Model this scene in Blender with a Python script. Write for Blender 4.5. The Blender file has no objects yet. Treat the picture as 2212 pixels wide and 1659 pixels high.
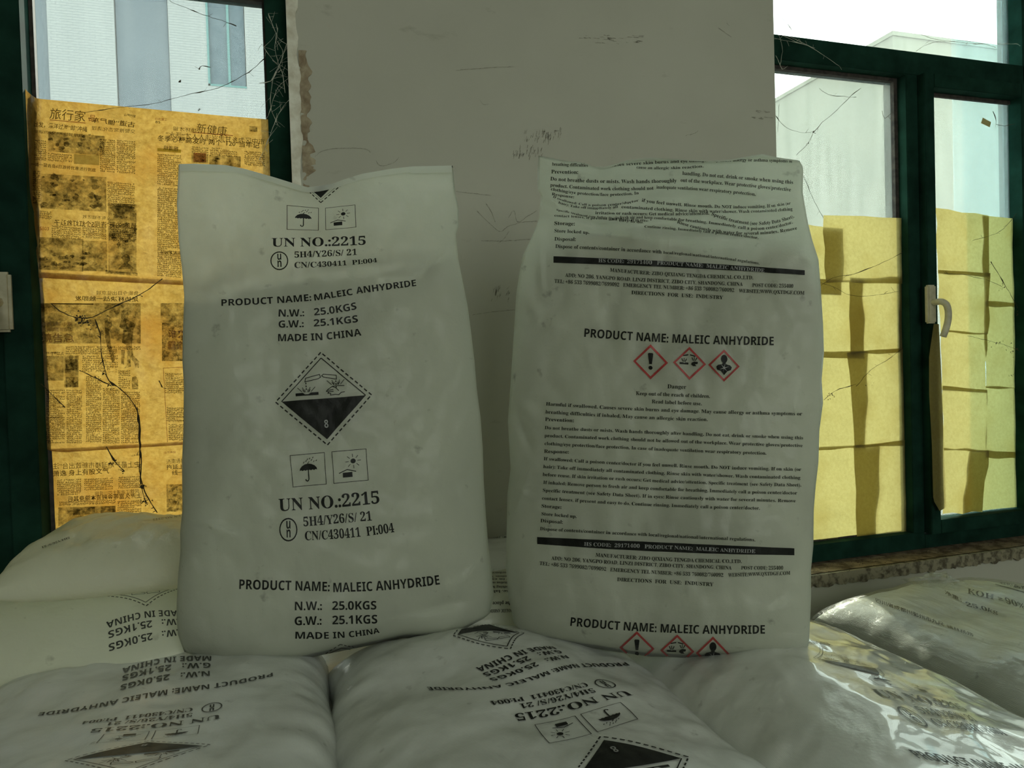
import bpy, bmesh, math, random
import numpy as np
from mathutils import Vector, noise
from mathutils.bvhtree import BVHTree
from mathutils.geometry import tessellate_polygon
random.seed(7)
SC = bpy.context.scene
COL = SC.collection

# ------------------------------------------------------------------ camera
FPX = 1540.0
PSI, THE, RHO = math.radians(16.9), math.radians(1.24), math.radians(1.69)
F_ = np.array([math.sin(PSI)*math.cos(THE), math.cos(PSI)*math.cos(THE), -math.sin(THE)])
r0_ = np.array([math.cos(PSI), -math.sin(PSI), 0.0]); u0_ = np.cross(r0_, F_)
R_ = r0_*math.cos(RHO)-u0_*math.sin(RHO); U_ = r0_*math.sin(RHO)+u0_*math.cos(RHO)
C_ = np.array([0, 0, 1.35])
cd = bpy.data.cameras.new('camera'); cam = bpy.data.objects.new('camera', cd); COL.objects.link(cam)
from mathutils import Matrix
M = Matrix(((R_[0], U_[0], -F_[0], C_[0]), (R_[1], U_[1], -F_[1], C_[1]), (R_[2], U_[2], -F_[2], C_[2]), (0, 0, 0, 1)))
cam.matrix_world = M
cd.sensor_width = 36.0; cd.lens = FPX/2212*36.0; cd.clip_start = .02; cd.clip_end = 300
SC.camera = cam

# ------------------------------------------------------------------ sky, sun, lights, exposure
w = bpy.data.worlds.new('sky'); SC.world = w; w.use_nodes = True
bg = w.node_tree.nodes['Background']; bg.inputs[0].default_value = (.86, .97, 1.0, 1); bg.inputs[1].default_value = 7.0
sun = bpy.data.lights.new('sun', 'SUN'); sun.energy = 5.5; sun.angle = math.radians(.6); sun.color = (1, .95, .84)
so = bpy.data.objects.new('sun', sun); COL.objects.link(so)
sd = Vector((.30, 1, .45)).normalized(); so.rotation_euler = sd.to_track_quat('Z', 'Y').to_euler(); so.location = (3, 9, 6)
def area(name, loc, target, sx, sy, power, color):
    l = bpy.data.lights.new(name, 'AREA'); l.shape = 'RECTANGLE'; l.size = sx; l.size_y = sy; l.energy = power; l.color = color
    o = bpy.data.objects.new(name, l); o.location = loc
    o.rotation_euler = (Vector(target)-Vector(loc)).to_track_quat('-Z', 'Y').to_euler(); COL.objects.link(o); return o
area('added_room_fill', (.9, -2.7, 1.9), (.4, 1.2, 1.1), 2.6, 1.5, 29.0, (.95, 1.0, .92))  # added soft fill lamp behind the camera; no window is built there
SC.view_settings.view_transform = 'Standard'; SC.view_settings.look = 'None'
SC.view_settings.gamma = 1; SC.view_settings.use_curve_mapping = False
SC.view_settings.exposure = 0.25
SC.cycles.max_bounces = 10; SC.cycles.transparent_max_bounces = 16

# ------------------------------------------------------------------ projection helpers (pixel of the photograph -> point in the room)
def ray(x, y): return F_+R_*((x-1106)/FPX)-U_*((y-829.5)/FPX)
def W(x, y, d): return C_+ray(x, y)*d              # at camera depth d
def PY(x, y, Y): r = ray(x, y); return C_+r*(Y/r[1])  # on the plane y = Y
def PZ(x, y, Z): r = ray(x, y); return C_+r*((Z-1.35)/r[2])
def PXOF(p):
    v = np.asarray(p)-C_; z = v@F_; return 1106+FPX*(v@R_)/z, 829.5-FPX*(v@U_)/z
def nz(x, y, z=0): return noise.noise(Vector((x, y, z)))

# ------------------------------------------------------------------ materials
def mat(name):
    m = bpy.data.materials.new(name); m.use_nodes = True; nt = m.node_tree; nt.nodes.clear()
    out = nt.nodes.new('ShaderNodeOutputMaterial'); return m, nt, out
def N(nt, t, **kw):
    n = nt.nodes.new(t)
    for k, v in kw.items():
        if k.startswith('_'): setattr(n, k[1:], v)
        else: n.inputs[k].default_value = v
    return n
def coords(nt, kind='Object', scale=(1, 1, 1)):
    tc = N(nt, 'ShaderNodeTexCoord'); mp = N(nt, 'ShaderNodeMapping'); mp.inputs['Scale'].default_value = scale
    nt.links.new(tc.outputs[kind], mp.inputs[0]); return mp.outputs[0]
def noise_fac(nt, vec, scale, detail=4, lo=.35, hi=.65, rough=.55):
    n = N(nt, 'ShaderNodeTexNoise', Scale=scale, Detail=detail, Roughness=rough); nt.links.new(vec, n.inputs['Vector'])
    r = N(nt, 'ShaderNodeMapRange'); r.inputs[1].default_value = lo; r.inputs[2].default_value = hi
    nt.links.new(n.outputs['Fac'], r.inputs[0]); return r.outputs[0], n.outputs['Fac']
def mixc(nt, fac, a, b):
    m = N(nt, 'ShaderNodeMix', _data_type='RGBA')
    if isinstance(fac, (int, float)): m.inputs[0].default_value = fac
    else: nt.links.new(fac, m.inputs[0])
    for i, c in ((6, a), (7, b)):
        if isinstance(c, tuple): m.inputs[i].default_value = c if len(c) == 4 else (*c, 1)
        else: nt.links.new(c, m.inputs[i])
    return m.outputs[2]
def bump(nt, h, strength, dist, prev=None):
    b = N(nt, 'ShaderNodeBump', Strength=strength, Distance=dist); nt.links.new(h, b.inputs['Height'])
    if prev is not None: nt.links.new(prev, b.inputs['Normal'])
    return b.outputs[0]

def simple(name, col, rough=.6, spec=.4, col2=None, nscale=20, bmp=0, bdist=.002, scale=(1, 1, 1), lo=.35, hi=.65, metal=0):
    m, nt, out = mat(name); p = N(nt, 'ShaderNodeBsdfPrincipled', Roughness=rough, Metallic=metal)
    p.inputs['Specular IOR Level'].default_value = spec
    v = coords(nt, 'Object', scale)
    if col2 or bmp:
        f, raw = noise_fac(nt, v, nscale, 6, lo, hi)
        if col2: nt.links.new(mixc(nt, f, col, col2), p.inputs['Base Color'])
        if bmp: nt.links.new(bump(nt, raw, bmp, bdist), p.inputs['Normal'])
    if not col2: p.inputs['Base Color'].default_value = (*col, 1)
    nt.links.new(p.outputs[0], out.inputs[0]); return m

def sack_mat(name, col, col2, transl, rough, weave=.25, wrink=.5, wdist=.004):
    m, nt, out = mat(name); v = coords(nt)
    p = N(nt, 'ShaderNodeBsdfPrincipled', Roughness=rough); p.inputs['Specular IOR Level'].default_value = .5
    p.inputs['Coat Weight'].default_value = .25; p.inputs['Coat Roughness'].default_value = .12
    f, raw = noise_fac(nt, v, 5, 6, .52, .75)
    c = mixc(nt, f, col, col2)
    f2, raw2 = noise_fac(nt, v, 42, 4, .66, .8)
    c = mixc(nt, f2, c, tuple(x*.72 for x in col2))
    nt.links.new(c, p.inputs['Base Color'])
    _, big = noise_fac(nt, v, 9, 5); nrm = bump(nt, big, wrink, wdist)
    _, mid = noise_fac(nt, coords(nt, 'Object', (1, 1, 2.2)), 60, 3); nrm = bump(nt, mid, wrink*.5, .0012, nrm)
    for ax in (0, 1):                                        # woven tape ribs under the film
        wv = N(nt, 'ShaderNodeTexWave', Scale=240.0, Distortion=.6); wv.bands_direction = 'X' if ax == 0 else 'DIAGONAL'
        nt.links.new(v, wv.inputs['Vector']); nrm = bump(nt, wv.outputs['Fac'], weave, .0004, nrm)
    nt.links.new(nrm, p.inputs['Normal'])
    if transl > 0:
        t = N(nt, 'ShaderNodeBsdfTranslucent'); nt.links.new(c, t.inputs['Color']); nt.links.new(nrm, t.inputs['Normal'])
        mx = N(nt, 'ShaderNodeMixShader'); mx.inputs[0].default_value = transl
        nt.links.new(p.outputs[0], mx.inputs[1]); nt.links.new(t.outputs[0], mx.inputs[2]); nt.links.new(mx.outputs[0], out.inputs[0])
    else: nt.links.new(p.outputs[0], out.inputs[0])
    return m

def paper_mat(name, a, b, dark, transl=.75, fscale=70, wd=.006):
    m, nt, out = mat(name); v = coords(nt)
    f, raw = noise_fac(nt, v, fscale, 8, .38, .66, .7); c = mixc(nt, f, a, b)
    f2, r2 = noise_fac(nt, v, 9, 5, .5, .8); c = mixc(nt, f2, c, dark)
    nrm = bump(nt, raw, .5, .001); _, r3 = noise_fac(nt, v, 14, 5); nrm = bump(nt, r3, .9, wd, nrm)
    d = N(nt, 'ShaderNodeBsdfDiffuse'); t = N(nt, 'ShaderNodeBsdfTranslucent'); mx = N(nt, 'ShaderNodeMixShader'); mx.inputs[0].default_value = transl
    for s in (d, t): nt.links.new(c, s.inputs['Color']); nt.links.new(nrm, s.inputs['Normal'])
    nt.links.new(d.outputs[0], mx.inputs[1]); nt.links.new(t.outputs[0], mx.inputs[2])
    g = N(nt, 'ShaderNodeBsdfGlossy', Roughness=.35); m2 = N(nt, 'ShaderNodeMixShader'); m2.inputs[0].default_value = .03
    nt.links.new(mx.outputs[0], m2.inputs[1]); nt.links.new(g.outputs[0], m2.inputs[2])
    nt.links.new(m2.outputs[0], out.inputs[0]); return m

def film_ink(name, col, cover=.8, nscale=0, transl=.6, lo=.12):      # ink on translucent paper: partly see-through
    m, nt, out = mat(name)
    d = N(nt, 'ShaderNodeBsdfDiffuse', Color=(*col, 1)); t = N(nt, 'ShaderNodeBsdfTranslucent', Color=(*col, 1))
    mx = N(nt, 'ShaderNodeMixShader'); mx.inputs[0].default_value = transl
    nt.links.new(d.outputs[0], mx.inputs[1]); nt.links.new(t.outputs[0], mx.inputs[2])
    tr = N(nt, 'ShaderNodeBsdfTransparent'); m2 = N(nt, 'ShaderNodeMixShader')
    if nscale:
        f, _ = noise_fac(nt, coords(nt), nscale, 8, .36, .62, .75); mr = N(nt, 'ShaderNodeMapRange'); mr.inputs[3].default_value = cover*.12; mr.inputs[4].default_value = cover
        nt.links.new(f, mr.inputs[0]); nt.links.new(mr.outputs[0], m2.inputs[0])
    else: m2.inputs[0].default_value = cover
    nt.links.new(tr.outputs[0], m2.inputs[1]); nt.links.new(mx.outputs[0], m2.inputs[2]); nt.links.new(m2.outputs[0], out.inputs[0]); return m

def glass_mat(name, dust, tint=(1, 1, 1)):
    m, nt, out = mat(name); v = coords(nt)
    tr = N(nt, 'ShaderNodeBsdfTransparent', Color=(*tint, 1)); gl = N(nt, 'ShaderNodeBsdfGlossy', Roughness=.02)
    d = N(nt, 'ShaderNodeBsdfTranslucent', Color=(.86, .9, .84, 1))
    f, _ = noise_fac(nt, v, 120, 6, .55, .85, .7); f2, _ = noise_fac(nt, coords(nt, 'Object', (9, 1, .6)), 6, 5, .35, .8)
    ad = N(nt, 'ShaderNodeMath', _operation='ADD'); nt.links.new(f, ad.inputs[0]); nt.links.new(f2, ad.inputs[1])
    mr = N(nt, 'ShaderNodeMapRange'); mr.inputs[2].default_value = 1.6; mr.inputs[3].default_value = dust; mr.inputs[4].default_value = dust*2.1
    nt.links.new(ad.outputs[0], mr.inputs[0])
    a = N(nt, 'ShaderNodeMixShader'); nt.links.new(mr.outputs[0], a.inputs[0]); nt.links.new(tr.outputs[0], a.inputs[1]); nt.links.new(d.outputs[0], a.inputs[2])
    b = N(nt, 'ShaderNodeMixShader'); b.inputs[0].default_value = .04; nt.links.new(a.outputs[0], b.inputs[1]); nt.links.new(gl.outputs[0], b.inputs[2])
    nt.links.new(b.outputs[0], out.inputs[0]); return m

M_SACK = sack_mat('white_film_standing_sack', (.87, .905, .835), (.72, .75, .68), .75, .34, .10, .8, .008)
M_SACKL = sack_mat('white_woven_sack', (.80, .835, .80), (.64, .665, .62), .10, .26, .13, .75, .006)
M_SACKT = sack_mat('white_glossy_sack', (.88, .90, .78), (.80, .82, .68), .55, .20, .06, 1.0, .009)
M_SACKG = sack_mat('glossy_front_sack', (.82, .85, .80), (.68, .70, .64), .12, .16, .12, .9, .006)
for n_ in M_SACKG.node_tree.nodes:
    if n_.type == 'BSDF_PRINCIPLED': n_.inputs['Coat Weight'].default_value = .9; n_.inputs['Coat Roughness'].default_value = .05
M_GREY = sack_mat('grey_wrapped_sack', (.42, .43, .37), (.30, .31, .27), 0, .55, .3, .8)
M_POWDER = simple('sack_contents', (.50, .49, .41), .9, .1, (.40, .39, .32), 9, .6, .015)
M_SEAM = sack_mat('sack_seam', (.84, .87, .80), (.74, .76, .68), .6, .3, .05, .3)
M_INK = simple('black_ink', (.008, .009, .008), .5, .18, (.016, .018, .015), 90)
M_INKG = simple('worn_black_ink', (.028, .032, .026), .42, .4, (.075, .08, .07), 60)
M_KNOCK = simple('reversed_lettering', (.30, .31, .30), .5, .3)
M_RED = simple('red_ink', (.42, .045, .045), .45, .4, (.28, .04, .035), 60)
M_NEWS = paper_mat('aged_newsprint', (.36, .215, .045), (.25, .132, .02), (.28, .12, .014), .75, 95, .016)
M_YEL = paper_mat('yellow_copy_paper', (.35, .298, .115), (.30, .25, .088), (.28, .22, .066), .78, 110)
M_NINK = film_ink('newsprint_ink', (.035, .018, .004), .9)
M_NINK2 = film_ink('newsprint_small_type', (.05, .028, .005), .8)
M_NGHOST = film_ink('newsprint_show_through', (.09, .05, .009), .6)
M_NPIC = film_ink('newsprint_picture', (.03, .022, .004), .86, 55)
M_NPICD = film_ink('newsprint_dark_picture', (.035, .026, .006), .9, 120)
M_NRED = film_ink('newsprint_red', (.35, .03, .004), .7)
M_NGRN = film_ink('newsprint_green', (.09, .14, .015), .5)
M_NYEL = film_ink('newsprint_yellow', (.33, .26, .0), .75)
M_NLIGHT = paper_mat('pale_reversed_headline', (.40, .27, .07), (.36, .22, .05), (.3, .18, .03))
M_GREEN = simple('dark_green_frame_paint', (.012, .044, .030), .8, .04, (.006, .022, .015), 14, .25, .001)
M_GASK = simple('black_gasket', (.03, .028, .025), .7, .2, (.07, .06, .05), 60)
M_CREAM = simple('aged_cream_plastic', (.55, .52, .38), .45, .4, (.38, .35, .24), 30)
M_GLASS = glass_mat('dusty_glass', .05, (.76, .79, .74))
M_GLASS2 = glass_mat('bluish_second_glass', .035, (.82, .93, .98))
M_GLASSL = glass_mat('clear_dusty_glass', .018, (.76, .79, .77))
M_WEB = simple('cobweb_thread', (.06, .05, .03), .9, .1)
M_WEBL = simple('pale_cobweb_thread', (.45, .45, .38), .9, .1)
M_CABLE = simple('black_cable', (.02, .02, .018), .5, .4, (.12, .11, .08), 40)
M_TAPE = simple('yellowed_tape', (.45, .40, .16), .4, .4)
M_WOOD = simple('pallet_wood', (.34, .23, .12), .8, .2, (.22, .14, .07), 30)
M_FLOOR = simple('concrete_floor', (.30, .29, .26), .8, .2, (.22, .21, .19), 5, .3)
M_CEIL = simple('ceiling_paint', (.62, .62, .56), .8, .2)
M_GROUND = simple('yard_paving', (0.0736, 0.0736, 0.069), .9, .1, (0.0598, 0.0598, 0.0552), 2)
M_DEBRIS = simple('plaster_crumbs', (.20, .15, .09), .9, .1, (.08, .06, .04), 80)

def wall_mat():
    m, nt, out = mat('scuffed_wall_paint'); v = coords(nt)
    p = N(nt, 'ShaderNodeBsdfPrincipled', Roughness=.62); p.inputs['Specular IOR Level'].default_value = .25
    f, r = noise_fac(nt, v, 2.2, 6, .4, .8); c = mixc(nt, f, (.50, .50, .42), (.43, .43, .355))
    f2, r2 = noise_fac(nt, coords(nt, 'Object', (1, 1, 2.6)), 9, 7, .63, .8, .65); c = mixc(nt, f2, c, (.33, .32, .25))
    nt.links.new(c, p.inputs['Base Color'])
    nrm = bump(nt, r, .3, .006); f3, r3 = noise_fac(nt, v, 180, 3); nrm = bump(nt, r3, .1, .0005, nrm)
    nt.links.new(nrm, p.inputs['Normal']); nt.links.new(p.outputs[0], out.inputs[0]); return m
M_WALL = wall_mat()
M_SCUFF = simple('grey_scuff', (.26, .25, .20), .8, .1, (.36, .35, .28), 140, lo=.4, hi=.6)
M_PLASTER = simple('broken_plaster', (.46, .40, .28), .9, .1, (.26, .20, .13), 45, .8, .006)
M_TRIM = simple('flaking_white_bead', (.86, .85, .74), .6, .3, (.62, .58, .46), 40, .4, .002)
M_SILL = simple('dirty_cement_sill', (.27, .21, .12), .9, .15, (.10, .075, .04), 26, .9, .006, lo=.42, hi=.6)
M_SEDGE = simple('cracked_sill_edge', (.27, .25, .17), .9, .1, (.10, .09, .06), 60, .8, .004, lo=.45, hi=.62)
def brick_mat():
    m, nt, out = mat('white_brick_facade'); tc = N(nt, 'ShaderNodeTexCoord'); mp = N(nt, 'ShaderNodeMapping')
    mp.inputs['Rotation'].default_value = (math.radians(90), 0, 0); nt.links.new(tc.outputs['Object'], mp.inputs[0])
    b = N(nt, 'ShaderNodeTexBrick'); b.inputs['Color1'].default_value = (.148, .152, .138, 1); b.inputs['Color2'].default_value = (.142, .146, .134, 1)
    b.inputs['Mortar'].default_value = (0.092, 0.0966, 0.0943, 1); b.inputs['Scale'].default_value = 1.0; b.inputs['Mortar Size'].default_value = .006
    b.inputs['Brick Width'].default_value = .24; b.inputs['Row Height'].default_value = .066; nt.links.new(mp.outputs[0], b.inputs['Vector'])
    p = N(nt, 'ShaderNodeBsdfPrincipled', Roughness=.8); nt.links.new(b.outputs['Color'], p.inputs['Base Color']); nt.links.new(p.outputs[0], out.inputs[0]); return m
M_BRICK = brick_mat()
M_BLUEG = simple('blue_grey_window_glass', (.052, .064, .070), .5, .2, (.060, .072, .078), 1.2)
M_BLUEG2 = simple('blue_window_glass', (.042, .060, .068), .5, .2, (.028, .046, .054), 5, lo=.45, hi=.6)
M_TEAL = simple('teal_window_bar', (0.0414, 0.1012, 0.092), .6, .3)
M_RENDER = simple('pale_rendered_wall', (.142, .147, .120), .9, .1, (.130, .138, .114), 1.2)

def wrap_mat():
    m, nt, out = mat('clear_stretch_wrap'); v = coords(nt, 'Object', (30, 1.2, 30))
    tr = N(nt, 'ShaderNodeBsdfTransparent', Color=(.95, .96, .94, 1)); g = N(nt, 'ShaderNodeBsdfGlossy', Roughness=.2)
    f, r = noise_fac(nt, v, 3, 6, .45, .7); nrm = bump(nt, r, 1.0, .006); _, r2 = noise_fac(nt, coords(nt), 22, 5); nrm = bump(nt, r2, .6, .006, nrm)
    nt.links.new(nrm, g.inputs['Normal']); mx = N(nt, 'ShaderNodeMixShader')
    lw = N(nt, 'ShaderNodeLayerWeight', Blend=.3); nt.links.new(nrm, lw.inputs['Normal'])
    mr = N(nt, 'ShaderNodeMapRange'); mr.inputs[3].default_value = .05; mr.inputs[4].default_value = .34; nt.links.new(lw.outputs['Fresnel'], mr.inputs[0])
    nt.links.new(mr.outputs[0], mx.inputs[0]); nt.links.new(tr.outputs[0], mx.inputs[1]); nt.links.new(g.outputs[0], mx.inputs[2]); nt.links.new(mx.outputs[0], out.inputs[0]); return m
M_WRAP = wrap_mat()

# ------------------------------------------------------------------ object helpers
def mesh_obj(name, verts, faces, m, parent=None, smooth=False):
    me = bpy.data.meshes.new(name); me.from_pydata([tuple(v) for v in verts], [], faces); me.update()
    if smooth: me.polygons.foreach_set('use_smooth', [True]*len(me.polygons))
    me.materials.append(m); o = bpy.data.objects.new(name, me); COL.objects.link(o)
    if parent: o.parent = parent
    return o
def tag(o, label=None, cat=None, group=None, kind=None):
    for k, v in (('label', label), ('category', cat), ('group', group), ('kind', kind)):
        if v: o[k] = v
    return o
def empty(name, loc=(0, 0, 0)):
    o = bpy.data.objects.new(name, None); o.empty_display_size = .05; COL.objects.link(o); return o
def box_geo(x0, x1, y0, y1, z0, z1, base=0):
    v = [(x, y, z) for z in (z0, z1) for y in (y0, y1) for x in (x0, x1)]
    f = [(0, 2, 3, 1), (4, 5, 7, 6), (0, 1, 5, 4), (2, 6, 7, 3), (0, 4, 6, 2), (1, 3, 7, 5)]
    return v, [tuple(i+base for i in q) for q in f]
def boxes(name, bl, m, parent=None, bevel=0):
    V, Fc = [], []
    for b in bl:
        v, f = box_geo(*b, base=len(V)); V += v; Fc += f
    o = mesh_obj(name, V, Fc, m, parent)
    if bevel:
        bm = bmesh.new(); bm.from_mesh(o.data); bmesh.ops.bevel(bm, geom=bm.edges[:], offset=bevel, segments=2, affect='EDGES', clamp_overlap=True); bm.to_mesh(o.data); bm.free()
    return o
def tube_geo(pts, rad, sides=5, base=0):
    pts = [Vector(p) for p in pts]; V, Fc = [], []
    for i, p in enumerate(pts):
        t = (pts[min(i+1, len(pts)-1)]-pts[max(i-1, 0)]).normalized()
        a = t.cross(Vector((.13, .3, .94))).normalized() if abs(t.z) < .9 else t.cross(Vector((1, 0, 0))).normalized(); b = t.cross(a)
        r = rad[i] if isinstance(rad, (list, tuple)) else rad
        for k in range(sides):
            an = 2*math.pi*k/sides; V.append(p+a*(math.cos(an)*r)+b*(math.sin(an)*r))
    for i in range(len(pts)-1):
        for k in range(sides):
            k2 = (k+1) % sides; Fc.append(tuple(base+q for q in (i*sides+k, i*sides+k2, (i+1)*sides+k2, (i+1)*sides+k)))
    return V, Fc
def curve_pts(pl, step=6.0):
    pl = np.array(pl, float); n = len(pl); out = []
    for i in range(n-1):
        p0, p1, p2, p3 = pl[max(i-1, 0)], pl[i], pl[i+1], pl[min(i+2, n-1)]
        k = max(2, int(np.linalg.norm(p2-p1)/step))
        for j in range(k):
            t = j/k; out.append(.5*((2*p1)+(-p0+p2)*t+(2*p0-5*p1+4*p2-p3)*t*t+(-p0+3*p1-3*p2+p3)*t**3))
    out.append(pl[-1]); return np.array(out)

# ------------------------------------------------------------------ lettering: glyphs as flat outlines
def conv(s, style):
    o = ''
    for ch in s:
        c = ord(ch)
        if style == 'serif':
            if 65 <= c <= 90: ch = chr(0x1D400+c-65)
            elif 97 <= c <= 122: ch = chr(0x1D41A+c-97)
            elif 48 <= c <= 57: ch = chr(0x1D7CE+c-48)
        elif style == 'sans':
            if 65 <= c <= 90: ch = chr(0x1D5D4+c-65)
            elif 97 <= c <= 122: ch = chr(0x1D5EE+c-97)
            elif 48 <= c <= 57: ch = chr(0x1D7EC+c-48)
        elif style == 'ital':
            if 65 <= c <= 90: ch = chr(0x1D468+c-65)
            elif 97 <= c <= 122: ch = chr(0x1D482+c-97)
            elif 48 <= c <= 57: ch = chr(0x1D7CE+c-48)
        o += ch
    return o
_tc = {}
def text2d(s, style='sans', res=2):
    """flat lettering, baseline y=0, capital height 1, x from 0 to w"""
    key = (s, style)
    if key in _tc: return _tc[key]
    c = bpy.data.curves.new('type', 'FONT'); c.body = conv(s, style); c.size = 1; c.resolution_u = res; c.fill_mode = 'FRONT'
    c.offset = {'cjkb': .012, 'serif': .003}.get(style, 0)
    o = bpy.data.objects.new('type', c); COL.objects.link(o)
    dg = bpy.context.evaluated_depsgraph_get(); me = bpy.data.meshes.new_from_object(o.evaluated_get(dg))
    v = np.array([q.co[:2] for q in me.vertices]) if len(me.vertices) else np.zeros((0, 2)); f = [tuple(p.vertices) for p in me.polygons]
    bpy.data.objects.remove(o); bpy.data.curves.remove(c); bpy.data.meshes.remove(me)
    if len(v):
        v[:, 0] -= v[:, 0].min()
        if style in ('sans', 'serif'):                          # heavier full stops and colons to suit the bold face
            par = list(range(len(v)))
            def root(i):
                while par[i] != i: par[i] = par[par[i]]; i = par[i]
                return i
            for q in f:
                for i in q[1:]: par[root(i)] = root(q[0])
            isl = {}
            for i in range(len(v)): isl.setdefault(root(i), []).append(i)
            for idx in isl.values():
                a = v[idx]; lo, hi = a.min(0), a.max(0)
                if (hi-lo).max() < .15: c_ = (lo+hi)/2; v[idx] = c_+(a-c_)*1.4+np.array([0, .015])
        if style.startswith('cjk'): v[:, 1] -= v[:, 1].min(); v[:, 1] /= max(v[:, 1].max(), 1e-6)
        else: v[:, 1] /= .70
    wd = v[:, 0].max() if len(v) else 0
    _tc[key] = (v, f, wd); return _tc[key]

# flat symbols, each a list of (points, triangles) in its own unit square
def poly(pts):
    t = tessellate_polygon([[Vector((p[0], p[1], 0)) for p in pts]]); return (np.array(pts, float), [tuple(a) for a in t])
def stroke(pts, wd, closed=False):
    pts = [np.array(p, float) for p in pts]; V, Fc = [], []; n = len(pts)
    for i in range(n if closed else n-1):
        a, b = pts[i], pts[(i+1) % n]; L = max(np.linalg.norm(b-a), 1e-9); d = (b-a)/L; nn = np.array([-d[1], d[0]])*wd/2; e = d*wd/2*(.9 if n > 2 else 0)
        a, b = a-e, b+e; q = max(1, min(12, int(L/(6*wd)))); k = len(V)
        for t in range(q+1): c = a+(b-a)*t/q; V += [c+nn, c-nn]
        for t in range(q): Fc.append((k+2*t, k+2*t+1, k+2*t+3, k+2*t+2))
    return (np.array(V), Fc)
def dashes(a, b, n, wd, duty=.62):
    a, b = np.array(a, float), np.array(b, float); r = []
    for i in range(n):
        t0 = i/n; r.append(stroke([a+(b-a)*t0, a+(b-a)*(t0+duty/n)], wd))
    return r
def circ(cx, cy, rx, ry=None, n=20): ry = ry or rx; return [(cx+rx*math.cos(2*math.pi*i/n), cy+ry*math.sin(2*math.pi*i/n)) for i in range(n)]
def grid_poly(fn, nu, nv):                                    # finely divided patch so that it can follow the folds
    V = [fn(i/nu, j/nv) for j in range(nv+1) for i in range(nu+1)]; Fc = []
    for j in range(nv):
        for i in range(nu):
            a = j*(nu+1)+i; Fc.append((a, a+1, a+nu+2, a+nu+1))
    return (np.array(V, float), Fc)
def spills(x, y, s):
    r = []
    for a in (-.5, -.22, .22, .5): r.append(stroke([(x+a*.5*s, y+.05*s), (x+a*1.0*s, y+.32*s)], .035*s)); r.append(stroke([(x+a*.25*s, y+.03*s), (x+a*.45*s, y+.2*s)], .028*s))
    return r
def corrosive(lw=.018):
    r = [stroke([(-.07, .60), (-.40, .53), (-.42, .44), (-.10, .50), (-.05, .53), (-.07, .60)], lw),
         stroke([(.02, .53), (-.02, .56), (.02, .60), (.33, .55), (.33, .45), (.02, .53)], lw)]
    for yy in (.40, .33, .26): r.append(poly(circ(-.40, yy, .013, .025, 8))); r.append(poly(circ(.31, yy+.0, .013, .025, 8)))
    r.append(poly([(-.66, .10), (-.12, .10), (-.12, .17), (-.30, .17), (-.36, .13), (-.44, .13), (-.49, .17), (-.66, .17)]))
    r += spills(-.40, .17, .42)+spills(.31, .30, .42)
    hand = [(.50, .28), (.36, .29), (.22, .28), (.12, .22), (.07, .17), (.13, .15), (.10, .12), (.17, .11), (.16, .07), (.28, .08), (.36, .07), (.42, .12), (.50, .13)]
    r.append(stroke(hand, lw)); r.append(stroke([(.10, .19), (.24, .20)], lw)); r.append(stroke([(.12, .15), (.24, .16)], lw)); r.append(stroke([(.22, .28), (.30, .24), (.36, .17)], lw))
    return r
def corrosive_solid():
    r = [poly([(-.40, .42), (-.06, .50), (-.06, .57), (-.40, .49)]), poly([(.04, .50), (.36, .42), (.36, .49), (.04, .57)]),
         poly([(-.62, -.08), (-.06, -.08), (-.06, .04), (-.28, .04), (-.34, 0), (-.40, .04), (-.62, .04)]),
         poly([(.52, .12), (.30, .14), (.14, .06), (.10, -.06), (.24, -.16), (.44, -.14), (.34, -.04), (.5, .0)])]
    for x, y in ((-.34, .08), (.30, .18)): r += [stroke([(x-.06, y), (x-.14, y+.2)], .05), stroke([(x, y), (x, y+.24)], .04), stroke([(x+.06, y), (x+.16, y+.2)], .05)]
    return r
def umbrella():
    can = [(-.53, -.02), (-.50, .12), (-.38, .27), (-.2, .37), (0, .41), (.2, .37), (.38, .27), (.50, .12), (.53, -.02), (.44, .02), (.35, -.03), (.26, .02), (.17, -.03), (.08, .02), (0, -.02), (-.08, .02), (-.17, -.03), (-.26, .02), (-.35, -.03), (-.44, .02)]
    r = [poly(can), stroke([(.0, .41), (.0, .47)], .05), stroke([(0, 0), (0, -.58), (-.04, -.68), (-.10, -.70), (-.16, -.66), (-.18, -.6)], .065)]
    for x, y in ((-.25, .5), (-.1, .58), (.05, .5), (.22, .62), (.35, .52), (.5, .56), (.12, .72), (.3, .76), (-.02, .68)): r.append(stroke([(x-.03, y-.05), (x+.03, y+.04)], .04))
    return r
def sun_house():
    r = [poly(circ(.19, .3, .15))]
    for k in range(8):
        a = k*math.pi/4+.05; r.append(stroke([(.19+.25*math.cos(a), .3+.25*math.sin(a)), (.19+.46*math.cos(a), .3+.46*math.sin(a))], .035))
    r += [stroke([(-.66, -.40), (-.19, -.21), (.30, -.36)], .055), poly([(-.46, -.40), (.10, -.38), (.10, -.70), (-.46, -.70)])]
    return r
FRAME = [stroke([(-1, -1), (1, -1), (1, 1), (-1, 1)], .035, True)]
def ghs_health():
    r = [poly(circ(0, .42, .21, .27, 16)), poly([(-.09, .3), (.09, .3), (.12, .1), (.38, .04), (.50, -.08), (.44, -.26), (.22, -.34), (0, -.60), (-.22, -.34), (-.46, -.26), (-.50, -.08), (-.38, .04), (-.12, .1)])]
    return r
def star(): 
    r = []
    for k in range(6):
        a = k*math.pi/3+.3; r.append(poly([(-.02*math.sin(a), -.14+.03*math.cos(a)), (.33*math.cos(a), -.14+.33*math.sin(a)), (.04*math.sin(a), -.14-.04*math.cos(a))]))
    return r

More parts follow.
